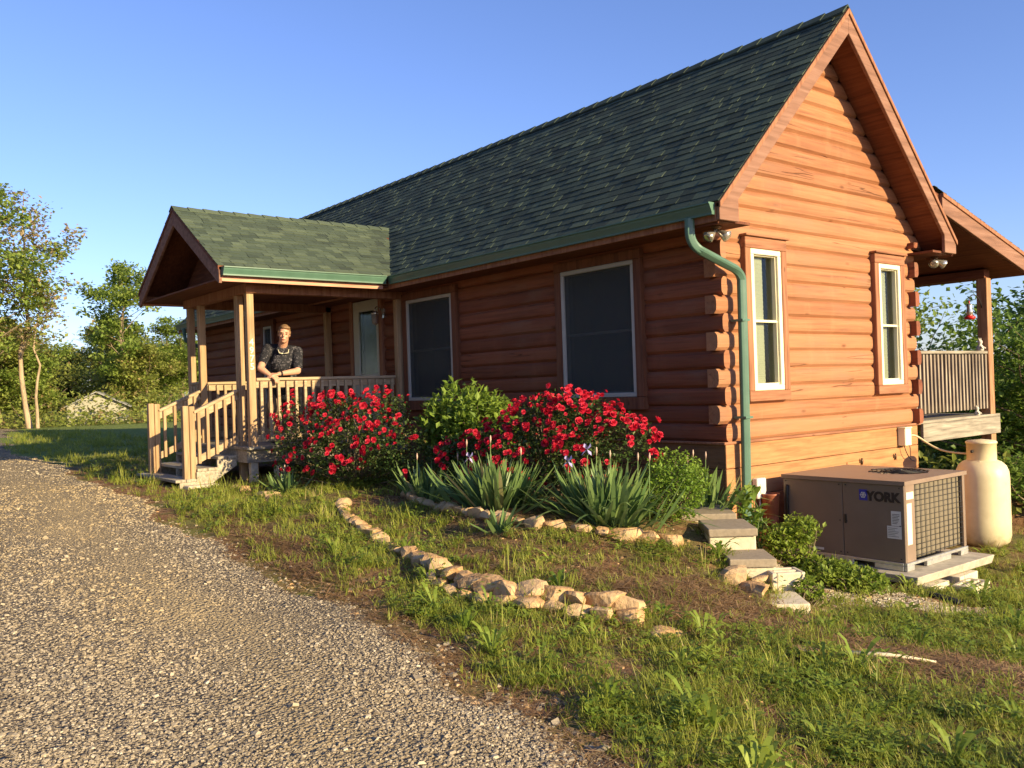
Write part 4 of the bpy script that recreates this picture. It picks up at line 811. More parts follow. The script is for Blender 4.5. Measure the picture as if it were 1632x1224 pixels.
def lobes_pts(lobes, n, shell=.55):
    """points spread through ellipsoid lobes (cx,cy,cz,rx,ry,rz), weighted to the outside"""
    vol = np.array([l[3]*l[4]*l[5] for l in lobes])**.8; ix = rng.choice(len(lobes), n, p=vol/vol.sum()); L_ = np.array(lobes)[ix]
    d = rng.normal(size=(n, 3)); d /= np.linalg.norm(d, axis=1)[:, None]; r = rng.uniform(shell**3, 1, n)**(1/3)*(1+.13*np.sin(d[:, 0]*9+ix)*np.sin(d[:, 1]*8+2*ix)+.07*np.sin(d[:, 2]*15)); return L_[:, :3]+d*r[:, None]*L_[:, 3:]
def inside_ct(P, lobes):
    m = np.zeros(len(P))
    for l in lobes: m += (((P-np.array(l[:3]))/np.array(l[3:]))**2).sum(1) < .45
    return m

def bloom_t(seed):
    r = random.Random(seed); V = []; F = []
    for ring, (n, ln, e, z0) in enumerate(((5, .034, .25, 0), (5, .027, .75, .004), (4, .018, 1.25, .006), (3, .011, 1.5, .008))):
        for k_ in range(n):
            az = 6.283*k_/n+ring*.5+r.uniform(-.2, .2); c_, s_ = math.cos(az), math.sin(az); w_ = ln*.62; k = len(V)
            def P(t, u, z): return (c_*t-s_*u, s_*t+c_*u, z)
            ce, se = math.cos(e), math.sin(e); V += [P(0, 0, z0), P(ln*.65*ce, -w_, z0+ln*.65*se), P(ln*ce, -w_*.4, z0+ln*se*1.05+.003), P(ln*ce, w_*.4, z0+ln*se*1.05+.003), P(ln*.65*ce, w_, z0+ln*.65*se)]
            F += [(k, k+1, k+2, k+2), (k, k+2, k+3, k+3), (k, k+3, k+4, k+4)]
    F = [(a, b, c, d) if c != d else (a, b, c) for a, b, c, d in F]
    return V, F
BLOOMS = []
for i in range(9):
    V, F = bloom_t(i); me = bpy.data.meshes.new('rose_bloom'); me.from_pydata(V, [], F); a = me.attributes.new('tone', 'FLOAT', 'FACE'); a.data.foreach_set('value', [min(1, max(0, (i*.37) % 1*.8+random.random()*.35-.05)) for _ in F]); me.materials.append(M['rose']); BLOOMS.append(me)

def stems(mb, base, tips, r0=.012, n=5):
    for t in tips:
        b = Vector(base)+Vector((random.gauss(0, .06), random.gauss(0, .06), 0)); t = Vector(t); m = b.lerp(t, .5)+Vector((random.gauss(0, .06), random.gauss(0, .06), .12*abs((t-b).z))); mb.tube(bez([b, m, t], n), [r0*(1-.8*i/n) for i in range(n+1)], 5, cap=False)
def rose_bush(lobes, nleaf, nb, label, base):
    root = thing('rose_bush', label, 'rose bush', base)
    P = lobes_pts(lobes, nleaf, .35); P = P[P[:, 2] > tz(P[:, 0], P[:, 1])+.03]; P = P[(inside_ct(P, lobes) == 0) | (rng.random(len(P)) < .35)]
    big = (np.sin(P[:, 0]*5+P[:, 2]*4)*np.sin(P[:, 1]*6+P[:, 2]*3)); tone = np.clip(.40+.28*big+rng.normal(0, .12, len(P)), 0, 1)
    link('foliage', leaves_on(P, .036, 'rose_leaf', 'foliage', tone, LEAFW), root)
    mb = MB(); stems(mb, base, [p for p in P[rng.choice(len(P), 60)]], .010); mb.build('stems', 'bark', root)
    # bloom clusters on the sunny outside
    Q = lobes_pts(lobes, nb*14, .96); Q = Q[inside_ct(Q, lobes) == 0]; c_ = np.array([(l[0], l[1], l[2]) for l in lobes])
    keep = []
    for q in Q:
        if all((((q-np.array(l[:3]))/np.array(l[3:]))**2).sum() > .80 for l in lobes) and q[2] > tz1(q[0], q[1])+.18: keep.append(q)
    keep = np.array(keep); sc_ = (keep[:, 2]-keep[:, 2].min())/np.ptp(keep[:, 2])*.9-.5*(keep[:, 1]-keep[:, 1].mean())+.25*(keep[:, 0]-keep[:, 0].mean())/2+rng.normal(0, .22, len(keep))+.55*np.sin(keep[:, 0]*7)*np.sin(keep[:, 2]*8+keep[:, 1]*5); keep = keep[np.argsort(-sc_)]
    cl = []
    for q in keep:
        if len(cl) < nb and all(np.linalg.norm(q-c) > .080 for c in cl): cl.append(q)
    blo = []
    for q in cl:
        d = q-c_[np.argmin(((q-c_)**2).sum(1))]; d = d/np.linalg.norm(d)
        for j in range(rng.choice([1, 2, 3, 4], p=[.25, .30, .25, .20])): blo.append((q+rng.normal(0, .030, 3)+d*.02, d+np.array((.25, -.35, .35))+rng.normal(0, .45, 3)))
    blo.sort(key=lambda t: t[0][1]-.4*t[0][0]); rest = []
    for i, (q, d) in enumerate(blo):
        mt = Vector(d).to_track_quat('Z', 'Y').to_matrix().to_4x4(); mt.translation = Vector(q); mt = mt @ Matrix.Scale(random.uniform(.5, 1.2), 4)
        if i < 98: o = bpy.data.objects.new('rose_bloom', random.choice(BLOOMS)); COL.objects.link(o); o.parent = root; mt.translation -= root.location; o.matrix_basis = mt
        else: rest.append((random.choice(BLOOMS), mt))
    if rest:
        mb = MB()
        for me, mt in rest: mb.add([mt @ v.co for v in me.vertices], [tuple(p.vertices) for p in me.polygons], random.random())
        tag(mb.build('rose_blooms', 'rose', root), kind='stuff')
    return root
rose_bush([(-4.75, -1.95, -.42, .42, .40, .36), (-4.55, -2.05, -.72, .50, .42, .32), (-4.15, -1.75, -.36, .45, .42, .36), (-3.60, -1.62, -.38, .40, .40, .36), (-3.05, -1.72, -.62, .38, .38, .32), (-2.75, -1.75, -.72, .26, .30, .24), (-3.7, -1.95, -.66, .60, .40, .34), (-3.62, -1.45, -.20, .22, .22, .18), (-4.3, -1.75, -.12, .20, .2, .16)],
    15000, 150, 'sprawling red rose bush in front of the porch railing', (-3.9, -1.75, -1.08))
rose_bush([(-2.25, -1.45, -.74, .40, .36, .24), (-1.72, -1.30, -.60, .40, .38, .28), (-1.22, -1.18, -.38, .36, .36, .29), (-.78, -1.10, -.38, .36, .38, .28), (-.45, -1.02, -.50, .32, .34, .25), (-1.3, -1.40, -.66, .55, .36, .26), (-.65, -1.30, -.68, .42, .32, .24), (-.98, -1.18, -.16, .18, .18, .13)],
    15500, 215, 'dense red rose bush under the larger front window', (-1.2, -1.2, -1.04))
def shrub(lobes, n, size, mat, label, base, name='garden_shrub', T=LEAF, cat='shrub', shell=.55):
    root = thing(name, label, cat, base); P = lobes_pts(lobes, n, shell); P = P[P[:, 2] > tz(P[:, 0], P[:, 1])+.02]; big = np.sin(P[:, 0]*6+P[:, 2]*5)*np.sin(P[:, 1]*7+P[:, 2]*4); tone = np.clip(.5+.25*big+rng.normal(0, .15, len(P)), 0, 1)
    link('foliage', leaves_on(P, size, mat, 'foliage', tone, T, .5), root); mb = MB(); stems(mb, base, [p for p in P[rng.choice(len(P), min(50, len(P)))]], .009); mb.build('stems', 'bark', root); return root
shrub([(-2.80, -1.05, -.38, .48, .42, .44), (-2.42, -1.02, -.38, .40, .38, .36), (-3.15, -1.0, -.52, .34, .36, .36), (-2.7, -.95, -.65, .5, .4, .35)], 5200, .080, 'shrub_leaf', 'glossy green rounded shrub between the two front windows', (-2.85, -.75, -1.02))
shrub([(.10, -.90, -.78, .26, .26, .20), (.30, -1.15, -.92, .28, .26, .24), (.02, -1.1, -.98, .28, .26, .22), (.42, -1.05, -.80, .16, .16, .14)], 5200, .030, 'yew_leaf', 'lime green fine leaved shrub beside the irises near the house corner', (.15, -1.05, -1.07), T=LEAFW)
# dark shrub against the wall behind the glossy one
shrub([(-2.15, -.42, -.42, .32, .24, .34), (-1.8, -.38, -.6, .3, .22, .3)], 1500, .06, 'rose_leaf', 'dark leafy shrub in shade behind the roses against the log wall', (-1.9, -.45, -1.02))

def iris(c, n, h, sp, label, flowers=(), buds=3, lean=0., grp=None):
    root = thing('iris_clump', label, 'iris', (c[0], c[1], tz1(*c))); V = []; F = []; T = []; z0 = root.location.z-.01
    for i in range(n):
        fx, fy = random.gauss(0, sp[0]), random.gauss(0, sp[1]); az = math.atan2(fy+random.gauss(0, sp[1]*.5), fx+lean+random.gauss(0, sp[0]*.5)); rad = math.hypot(fx/sp[0], fy/sp[1]); hh = h*random.uniform(.6, 1.05); le = min(1.25, .12+.36*rad*random.uniform(.5, 1.4)); wd = random.uniform(.026, .044); d = (math.cos(az), math.sin(az)); tw = random.uniform(-.9, .9)+az+math.pi/2; wv = (math.cos(tw), math.sin(tw)); k = len(V); S_ = 6; bend = random.choice((0, 0, 0, .5, 1.0)) if rad > .8 else random.uniform(0, .25)
        for s_ in range(S_+1):
            t = s_/S_; o_ = hh*(math.sin(le)*t+bend*.35*t**3); z = hh*(math.cos(le)*t-bend*.45*t**3); w_ = wd*(.75+.5*t)*(1-t**3.2)*.5+.0006; V += [(c[0]+fx*.6+d[0]*o_-wv[0]*w_, c[1]+fy*.6+d[1]*o_-wv[1]*w_, z0+z), (c[0]+fx*.6+d[0]*o_+wv[0]*w_, c[1]+fy*.6+d[1]*o_+wv[1]*w_, z0+z)]
        F += [(k+2*i_, k+2*i_+1, k+2*i_+3, k+2*i_+2) for i_ in range(S_)]; T += [random.random()*.84 if random.random() > .04 else .95]*S_
    link('leaves', np_mesh('leaves', np.array(V), np.array(F), T, 'iris_leaf', False), root)
    for i in range(buds):
        x, y = c[0]+random.gauss(0, sp[0]*.8), c[1]+random.gauss(0, sp[1]*.8); hh = h*random.uniform(.9, 1.16); mb = MB(); tx = x+random.gauss(0, .04); mb.tube([(x, y, z0), (tx, y, z0+hh*.6), (tx+.01, y, z0+hh)], [.006, .005, .004], 5); st = mb.build('flower_stalk', 'iris_leaf', root); mb = MB(); mb.tube([(tx+.01, y, z0+hh-.01), (tx+.012, y, z0+hh+.03), (tx+.015, y, z0+hh+.06)], [.004, .009, .003], 6); mb.build('bud', 'bud', st)
    for (x, y, z) in flowers:
        mb = MB(); mb.tube([(x-.03, y+.02, z0), (x, y, z)], [.006, .004], 5); st = mb.build('flower_stalk', 'iris_leaf', root); mb = MB()
        for k in range(6):
            a = k*math.pi/3; u_ = k % 2; e = 1 if u_ else -1; P = [(x, y, z), (x+.035*math.cos(a-.5), y+.035*math.sin(a-.5), z+e*.022), (x+(.03 if u_ else .05)*math.cos(a), y+(.03 if u_ else .05)*math.sin(a), z+e*.05), (x+.035*math.cos(a+.5), y+.035*math.sin(a+.5), z+e*.022)]; mb.add(P, [(0, 1, 2, 3)], random.random())
        mb.build('iris_flower', 'iris', st)
    return root
iris((-1.05, -1.95), 260, .50, (.34, .16), 'broad dark green iris clump under the roses, leaning over the stone edging', [(-1.42, -1.95, -.62)], 3)
iris((-.02, -1.62), 320, .52, (.36, .17), 'large iris clump with pale purple flowers beside the lime shrub', [(-.30, -1.75, -.62), (-.12, -1.70, -.52)], 4)
iris((.02, -.42), 90, .50, (.18, .12), 'iris clump against the house wall at the corner', (), 3)
iris((-4.25, -2.45), 55, .30, (.14, .08), 'small grassy iris clump beside the porch pier', (), 1)
iris((-.35, -2.45), 30, .24, (.06, .05), 'little iris tuft in front of the inner stone edging', (), 0)
iris((-2.3, -1.85), 90, .42, (.35, .15), 'shaded iris clump between the two rose bushes', (), 2)
# dock plant with big leaves at the corner, weeds beside the unit
def bigleaf(c, n, ln, wd, h, label, name='broadleaf_weed'):
    root = thing(name, label, 'weed', (*c, tz1(*c))); z0 = root.location.z; V = []; F = []
    for i in range(n):
        az = i*2.4+random.uniform(-.3, .3); t_ = (i+.5)/n; b = (c[0]+random.gauss(0, .05), c[1]+random.gauss(0, .05), z0+h*(t_**.7)); L_ = ln*(1.1-.5*t_); e = .35+.9*t_; d = (math.cos(az), math.sin(az)); k = len(V)
        for t, wf in ((0, .15), (.25, .7), (.5, 1), (.78, .7), (1, .05)):
            r = t*L_; zz = b[2]+L_*(math.sin(e)*t-.45*t*t); q = r*math.cos(e)
            for s_ in (-1, 0, 1): V.append((b[0]+d[0]*q-d[1]*wd*wf*s_/2, b[1]+d[1]*q+d[0]*wd*wf*s_/2, zz+(.18*wd*wf if s_ else 0)))
        for j in range(4): F += [(k+3*j, k+3*j+1, k+3*j+4, k+3*j+3), (k+3*j+1, k+3*j+2, k+3*j+5, k+3*j+4)]
    link('leaves', np_mesh('leaves', np.array(V), np.array(F), np.repeat(rng.random(n)*.8, 8), 'shrub_leaf', True), root); mb = MB(); stems(mb, (c[0], c[1], z0), [(c[0]+random.gauss(0, .04), c[1]+random.gauss(0, .04), z0+h) for _ in range(4)], .008); mb.build('stems', 'iris_leaf', root)
bigleaf((.50, -.42), 46, .21, .075, .46, 'tall broad leaved weed standing by the foot of the downspout')
bigleaf((.66, -.50), 26, .18, .065, .28, 'shorter broad leaved weed behind the second cap slab')
shrub([(.88, -.38, -1.42, .20, .20, .20), (.95, -.35, -1.24, .17, .16, .12), (.85, -.5, -1.30, .14, .14, .10)], 2300, .040, 'weed', 'bushy leafy weed between the block wall and the air conditioner', (.9, -.38, -1.66), 'leafy_weed', LEAFW, 'weed')
shrub([(1.20, -.42, -1.55, .26, .22, .12), (1.42, -.30, -1.60, .24, .20, .10)], 2400, .042, 'weed', 'low spreading weed in front of the slab by the gravel', (1.3, -.4, -1.68), 'leafy_weed', LEAFW, 'weed')
shrub([(1.55, -1.18, -1.52, .10, .10, .10)], 260, .045, 'weed', 'small yellowish weed in front of the upright hollow block', (1.5, -1.2, -1.62), 'leafy_weed', LEAFW, 'weed')

# ------------------------------------------------------------------ loose gravel and ground cover
CX, CY = CAM.x, CAM.y
def in_view(P, m=.04):
    d = P-np.array(CAM); z = d @ np.array(Fv); x = d @ np.array(Rv)/z; y = d @ np.array(Uv)/z; return (z > .3) & (abs(x) < .577+m) & (y < .433+m) & (y > -.433-m)
def polar(n, r0, r1, a0=.18, a1=1.75, pw=1.):
    """random ground positions around the camera foot, denser near by"""
    r = r0*(r1/r0)**rng.uniform(0, 1, n)**pw; a = rng.uniform(a0, a1, n); f = math.atan2(Fv.y, Fv.x); a = f+(a-1.0)*.78+.0; return CX+r*np.cos(a), CY+r*np.sin(a)
def stone_t(seed):
    r = np.random.default_rng(seed); V = np.array([(x, y, z) for x in (-1, 1) for y in (-1, 1) for z in (-1, 1)], float); V *= r.uniform(.55, 1, (8, 3)); V[V[:, 2] > 0, :2] *= .75; F = np.array([(0, 1, 3, 2), (4, 6, 7, 5), (0, 4, 5, 1), (2, 3, 7, 6), (0, 2, 6, 4), (1, 5, 7, 3)]); return V*np.array((.5, .42, .17)), F
ST = [stone_t(i) for i in range(10)]
def pebbles(x, y, s, name, zf, label=None, mat='pebble', tone=None):
    P = np.stack([x, y, zf(x, y)+s*.10], 1); k = in_view(P); P = P[k]; s = s[k]; n = len(P); tn = rng.beta(1.7, 2.6, n) if tone is None else tone(n)
    o = link(name, scatter(ST, P, rotmats(rng.uniform(0, 6.28, n), rng.normal(0, .35, n)), s, tn, mat, name, .04)); return tag(o, kind='stuff')
x, y = polar(330000, 2.0, 22, 0, 2.0); k = (gdist(x, y) > -.12-.25*rng.random(len(x))**4) & (rng.random(len(x)) > .72*np.clip(track(x, y), 0, 1)); x, y = x[k], y[k]
d = np.hypot(x-CX, y-CY); s = rng.lognormal(math.log(.0106), .42, len(x))*np.clip(.62+d*.08, 1, 2.4)*(1-.25*sst(fbm(x, y, .9), .1, .6)); pebbles(x, y, s, 'loose_gravel', zdrive)
x = rng.uniform(.9, 2.3, 9000); y = rng.uniform(-1.0, .6, 9000); k = (np.abs(y-(-.62+.72*(x-1.2)))*.8 < .33+.1*np.sin(x*9)); x, y = x[k], y[k]; pebbles(x, y, rng.lognormal(math.log(.018), .3, len(x)), 'wall_gravel', tz, tone=lambda n: np.clip(rng.beta(2.4, 1.5, n)+.1, 0, 1))
# spill of stones onto the verge
x, y = polar(16000, 2.2, 9, 0, 2.0); g_ = gdist(x, y); k = (g_ < .0) & (rng.random(len(x)) < np.exp(g_*3.0)); pebbles(x[k], y[k], rng.lognormal(math.log(.02), .4, k.sum()), 'stray_gravel', tz)

HOUSE = lambda x, y: ((x < .05) & (y > -.15) & (y < W+.15)) | ((x > -7.8) & (x < -5.4) & (y > -3.2) & (y < 0)) | ((x > .1) & (x < 1.62) & (y > .38) & (y < 1.9))
def y_row(x, row): r = np.array(row); return np.interp(x, r[:, 0], r[:, 1])
def cover(x, y):
    """0..1 how green the ground is"""
    g_ = gdist(x, y); c = np.clip(.66+.55*fbm(x, y, 1.9)+.35*fbm(x, y, 5), 0, 1); c = c*sst(-g_, -.02, .28)
    c = np.where(g_ > .04, .0, c)
    bed = (y > y_row(x, row2)+.05) & (x < 1.9) & (x > -2.8) & (y < 0); c = np.where(bed, c*.62, c)
    up = (y > y_row(x, row1)) & (x < .9) & (x > -3.4); c = np.where(up, c*.1, c)
    straw = np.exp(-(((x-2.9)/.85)**2+((y+1.9-.25*(x-2.9))/.30)**2)*1.2); c = c*(1-.9*straw)
    dirt = np.exp(-(((x+1.6)/1.5)**2+((y+3.75+.12*(x+1.6))/.17)**2)); c = c*(1-.9*dirt)
    mul = np.exp(-(((x-1.6)/.55)**2+((y+2.3)/.5)**2)); c = c*(1-.35*mul)
    c = np.where(((np.abs(y-(-.62+.72*(x-1.2)))*.8 < .28) & (x > .9) & (x < 2.2)), c*.12, c)
    return np.where(HOUSE(x, y), 0, c)
BL = [blade_t(9, .10, .75, .006, 3, .6, i) for i in range(8)]
BT = [blade_t(14, .20, .55, .007, 3, .7, 20+i) for i in range(5)]
def field(n, r0, r1, T, smin, smax, name, mat, zoff=-.005, f=lambda c: c, tonef=None, tl=.15, scale_far=.06, kind='stuff'):
    x, y = polar(n, r0, r1, -.2, 2.2); c = f(cover(x, y)); k = rng.random(len(x)) < c; x, y = x[k], y[k]; d = np.hypot(x-CX, y-CY)
    P = np.stack([x, y, tz(x, y)+zoff], 1); k = in_view(P, .1); P = P[k]; d = d[k]; n = len(P); S = rng.uniform(smin, smax, n)*(1+scale_far*d)
    tn = np.clip(.5+.45*fbm(P[:, 0], P[:, 1], 2.6)+rng.normal(0, .22, n), 0, 1)*.84 if tonef is None else tonef(n, P)
    o = link(name, scatter(T, P, rotmats(rng.uniform(0, 6.28, n), rng.normal(0, tl, n)), S, tn, mat, name, .1)); return tag(o, kind=kind)
field(105000, 2.3, 30, BL, .26, .80, 'grass', 'grassm')
field(3000, 2.5, 13, BT, .35, .85, 'tall_grass', 'grassm', f=lambda c: np.clip(c-.3, 0, 1)*.8, tonef=lambda n, P: np.clip(rng.beta(2, 2, n)+.05, 0, 1))
field(17000, 2.4, 14, [rosette_t(8, .080, .019, i, 1.1) for i in range(6)], .35, 1.0, 'broadleaf_ground_cover', 'weed', f=lambda c: np.clip(c*1.3-.35, 0, 1))
field(7000, 2.4, 15, [stemleaf_t(7, .08, .034, .013, i) for i in range(6)], .5, 1.35, 'weed_ground_cover', 'weed', f=lambda c: np.clip(c*1.3-.3, 0, 1))
field(900, 2.6, 8, [rosette_t(10, .15, .022, 50+i, 1.8) for i in range(4)], .5, 1.0, 'plantain_ground_cover', 'weed', f=lambda c: np.clip(c-.35, 0, 1)*.8)
# straw, twigs and mulch
def litter(n, fx, T, s0, s1, name, mat='straw'):
    x, y = fx(n); P = np.stack([x, y, tz(x, y)+.004], 1); k = in_view(P, .1) & ~HOUSE(x, y) & (gdist(x, y) < .15); P = P[k]; n = len(P)
    tag(link(name, scatter(T, P, rotmats(rng.uniform(0, 6.28, n), rng.normal(0, .12, n)), rng.uniform(s0, s1, n), rng.beta(1.5, 1.8, n)*.85, mat, name, .1)), kind='stuff')
def straw_t(seed):
    r = random.Random(seed); V = []; F = []
    for b in range(6):
        az = r.uniform(0, 6.28); L_ = r.uniform(.03, .11); ox, oy = r.gauss(0, .04), r.gauss(0, .04); d = (math.cos(az), math.sin(az)); k = len(V); w_ = r.uniform(.0012, .003); z0, z1 = r.uniform(0, .012), r.uniform(0, .025)
        V += [(ox-d[1]*w_, oy+d[0]*w_, z0), (ox+d[1]*w_, oy-d[0]*w_, z0), (ox+d[0]*L_+d[1]*w_, oy+d[1]*L_-d[0]*w_, z1), (ox+d[0]*L_-d[1]*w_, oy+d[1]*L_+d[0]*w_, z1)]; F.append((k, k+1, k+2, k+3))
    return np.array(V), np.array(F)
SW = [straw_t(i) for i in range(8)]
def g1(n):
    u = rng.random(n); x = np.where(u < .45, rng.normal(2.9, .60, n), np.where(u < .65, rng.normal(1.6, .45, n), np.where(u < .8, rng.normal(-1.6, 1.1, n), rng.uniform(-2.6, 2.4, n)))); y = np.where(u < .45, -1.9+.25*(x-2.9)+rng.normal(0, .20, n), np.where(u < .65, rng.normal(-2.3, .35, n), np.where(u < .8, -3.75-.12*(x+1.6)+rng.normal(0, .13, n), rng.uniform(-3.3, -1.8, n)))); return x, y
litter(9000, g1, SW, .5, 1.3, 'straw_litter')
litter(24000, lambda n: polar(n, 2.4, 12, -.2, 2.2), SW, .4, 1.0, 'dry_grass_litter')
litter(3000, g1, [rosette_t(4, .03, .016, 70+i, .5) for i in range(4)], .6, 1.5, 'leaf_litter')
litter(2500, lambda n: polar(n, 2.5, 10, -.2, 2.2), [stone_t(90+i) for i in range(4)], .012, .045, 'soil_crumbs', 'stone')
mb = MB(); x, y = 2.72, -2.10; mb.tube([(x-.22, y-.20, tz1(x-.22, y-.20)+.03), (x-.05, y-.02, tz1(x-.05, y-.02)+.035), (x+.12, y+.12, tz1(x+.12, y+.12)+.03)], [.014, .012, .006], 6); o = mb.build('split_stick', 'conc'); tag(o, 'pale split stick lying on the dry straw', 'stick')

# ------------------------------------------------------------------ trees
def make_tree(name, h, spread, nleaf, lsize, mat, bark, seed, label, loc, trunk=.10, clear=.25, group=None, density=1., mat2=None, frac2=0., lean=0., levels=3, nb=9):
    r = random.Random(seed); root = thing(name, label, 'tree', (0, 0, 0), group); mb = MB(); tips = []
    def grow(p, d, ln, rad, lv):
        n = 4; pts = [p]; q = p.copy(); dd = d.copy()
        for i in range(n): dd = (dd+Vector((r.gauss(0, .16), r.gauss(0, .16), r.gauss(.05, .08)))).normalized(); q = q+dd*ln/n; pts.append(q.copy())
        mb.tube(pts, [rad*(1-.6*i/n) for i in range(n+1)], 6 if lv < 2 else 4, cap=False)
        if lv >= levels-1 or ln < .2: tips.extend(pts[2:]); 
        if lv < levels-1 or (lv == levels-1 and ln > .9):
            for k in range(3 if lv else nb): 
                b = pts[r.randint(1, n)]; a = r.uniform(0, 6.283); e = Vector((math.cos(a), math.sin(a), r.uniform(-.1, .7))).normalized(); grow(b, (e*.8+dd*.45).normalized(), ln*r.uniform(.42, .65), rad*.45, lv+1)
    # trunk as a leader with whorls
    n = 9; pts = [Vector((0, 0, -.15))]
    for i in range(n): pts.append(Vector((lean*(i/n)**1.3*h+r.gauss(0, .012*h), r.gauss(0, .012*h), h*.93*(i+1)/n)))
    mb.tube(pts, [trunk*(1-.85*i/n)*(1.25 if i == 0 else 1) for i in range(n+1)], 8, cap=False)
    for k in range(int(nb*2.2)):
        t = clear+(1-clear)*(k+.5)/(nb*2.2); i = min(n-1, int(t*n)); b = pts[i].lerp(pts[i+1], t*n-i); a = k*2.4+r.uniform(-.4, .4); prof = math.sin(math.pi*min(1, (t-clear)/(1-clear)*.82+.20))**.7; ln = spread*prof*r.uniform(.6, 1.1)+.15
        grow(b, Vector((math.cos(a), math.sin(a), r.uniform(.15, .8))).normalized(), ln, trunk*.32*(1-.6*t), 1)
    mb.build('trunk', bark, root)
    T = np.array([tuple(t) for t in tips]); ix = rng.integers(0, len(T), nleaf); sg = .075*spread*density+.05; cl = rng.normal(0, sg, (nleaf, 3))*np.array((1, 1, .7)); P = T[ix]+cl
    tn = np.clip(.5+.3*np.sin(ix*12.9)+rng.normal(0, .15, nleaf), 0, .84)
    if mat2:
        m = (np.sin(ix*78.2)*.5+.5) < frac2; link('crown', leaves_on(P[~m], lsize, mat, 'crown', tn[~m], LEAFW), root); link('crown', leaves_on(P[m], lsize*.9, mat2, 'crown', tn[m], LEAFW), root)
    else: link('crown', leaves_on(P, lsize, mat, 'crown', tn, LEAFW), root)
    root.location = loc; return root
def copy_tree(o, loc, rz, s, label, group):
    r = o.copy(); COL.objects.link(r); r.location = loc; r.rotation_euler = (0, 0, rz); r.scale = s if isinstance(s, tuple) else (s, s, s); r['label'] = label
    if group: r['group'] = group
    for ch in list(o.children): c = ch.copy(); COL.objects.link(c); c.parent = r
    return r
def pos(u, D):   # ground position at picture column u (of 1632) and distance D from the camera foot
    d = Fv+Rv*((u-816)/FPX); d = Vector((d.x, d.y, 0)).normalized(); return CAM.x+d.x*D, CAM.y+d.y*D
def gp(u, D): x, y = pos(u, D); return (x, y, tz1(x, y))
t0 = make_tree('ash_tree', 8.9, 1.9, 3600, .15, 'tree_pink', 'barkl', 5, 'tall sparse tree with pinkish seed heads and pale trunk at left', gp(46, 36), .10, .28, mat2='tree_b', frac2=.4, nb=9)
t1 = make_tree('broadleaf_tree', 8.9, 1.7, 6500, .17, 'tree_a', 'bark', 6, 'bright green tree cut off by the left picture edge', gp(-8, 35), .11, .25, nb=11)
t2 = make_tree('broadleaf_tree', 8.0, 1.8, 7500, .19, 'tree_a', 'bark', 8, 'tall rounded green tree rising above the tree line left of the porch', gp(197, 46), .12, .15, nb=11)
t3 = make_tree('broadleaf_tree', 6.6, 2.3, 7500, .20, 'tree_b', 'bark', 9, 'olive tree', (-30, 6, -1.4), .10, .06, density=1.2)
t4 = make_tree('broadleaf_tree', 6.2, 2.2, 7500, .20, 'tree_a', 'bark', 10, 'green tree', (-31, 7.2, -1.4), .10, .05, density=1.2)
t5 = make_tree('young_tree', 5.4, 1.0, 900, .15, 'tree_b', 'barkl', 12, 'thin pale young tree beside the tall sparse tree', gp(58, 35.5), .06, .5, lean=.10)
src = [t3, t4, t2, t1]; i = 0; cols = []
for u in range(-40, 335, 34): cols.append((u+random.uniform(-10, 10), random.uniform(42, 49)))
for u in range(-30, 345, 30): cols.append((u+random.uniform(-10, 10), random.uniform(54, 66)))
cols.sort(key=lambda t: t[0]); used = set(); near = [0, 0]
for u, D in cols:
    if 105 < u < 190 and D < 51: continue
    k = random.choice((0, 0, 1, 1, 3)); x, y = pos(u, D); back = D > 51; near[back] += 1; loc = (x, y, tz1(x, y)-.1); sc_ = random.uniform(.55, .92)*(1.15 if back else .9)
    lab = '%s tree, %s from the left in the %s row of the tree line' % (('olive', 'dark green', 'green', 'light green')[k], ORD[near[back]-1], 'farther' if back else 'nearer')
    if k in (0, 1) and k not in used: o = src[k]; o.location = loc; o.rotation_euler = (0, 0, random.random()*6); o.scale = (sc_,)*3; o['label'] = lab; o['group'] = 'trees of the tree line'; used.add(k)
    else: copy_tree(src[k], loc, random.random()*6, (sc_*1.1, sc_*1.1, sc_*(.78 if k == 3 else 1)), lab, 'trees of the tree line')
# beyond the deck on the right
r0 = make_tree('oak_tree', 4.9, 2.0, 12000, .12, 'tree_c', 'bark', 21, 'dark green oak right of the deck post by the picture edge', (*pos(1715, 19), -3.1), .13, .05, density=1.1, nb=12)
r1 = make_tree('oak_tree', 5.6, 1.7, 4200, .12, 'tree_a', 'bark', 22, 'loose green oak seen between the house wall and the deck post', (*pos(1436, 22), -3.2), .12, .10, nb=12)
copy_tree(r0, (*pos(1610, 25), -3.2), 2.0, (.8, .8, .74), 'dark oak directly behind the deck post', None); copy_tree(r0, (*pos(1760, 21), -3.2), 4.0, 1.05, 'dark oak beyond the right picture edge behind the tank', None)
copy_tree(r1, (*pos(1530, 27), -3.6), 1.0, .62, 'lower green oak farther behind the deck railing', None); copy_tree(r0, (*pos(1450, 26), -3.4), 5.0, .6, 'low oak half hidden behind the house corner', None); copy_tree(r0, (*pos(1650, 16.5), -3.2), 3.1, (.8, .8, .80), 'dense low oak filling the gap right of the propane tank', None)
copy_tree(r0, (*pos(1560, 18), -3.2), 1.1, (.8, .8, .62), 'low dense oak behind the propane tank', None)
# woods across the drive facing the door, unseen, added to cut sky light
w_ = 0
for x, y in [(-34, -6), (-32, -10), (-36, -14), (-28, -17), (-24, -22), (-30, -24), (-17, -24), (-11, -27), (-4, -26), (2, -30), (9, -28), (16, -31), (-20, -30), (-8, -34), (6, -36), (22, -28)]:
    copy_tree(src[w_ % 2], (x, y, -1.4), w_*1.3, (1.9, 1.9, 1.9), 'unseen tree, added to cut sky light, of the woods across the drive', 'woods across the drive'); w_ += 1
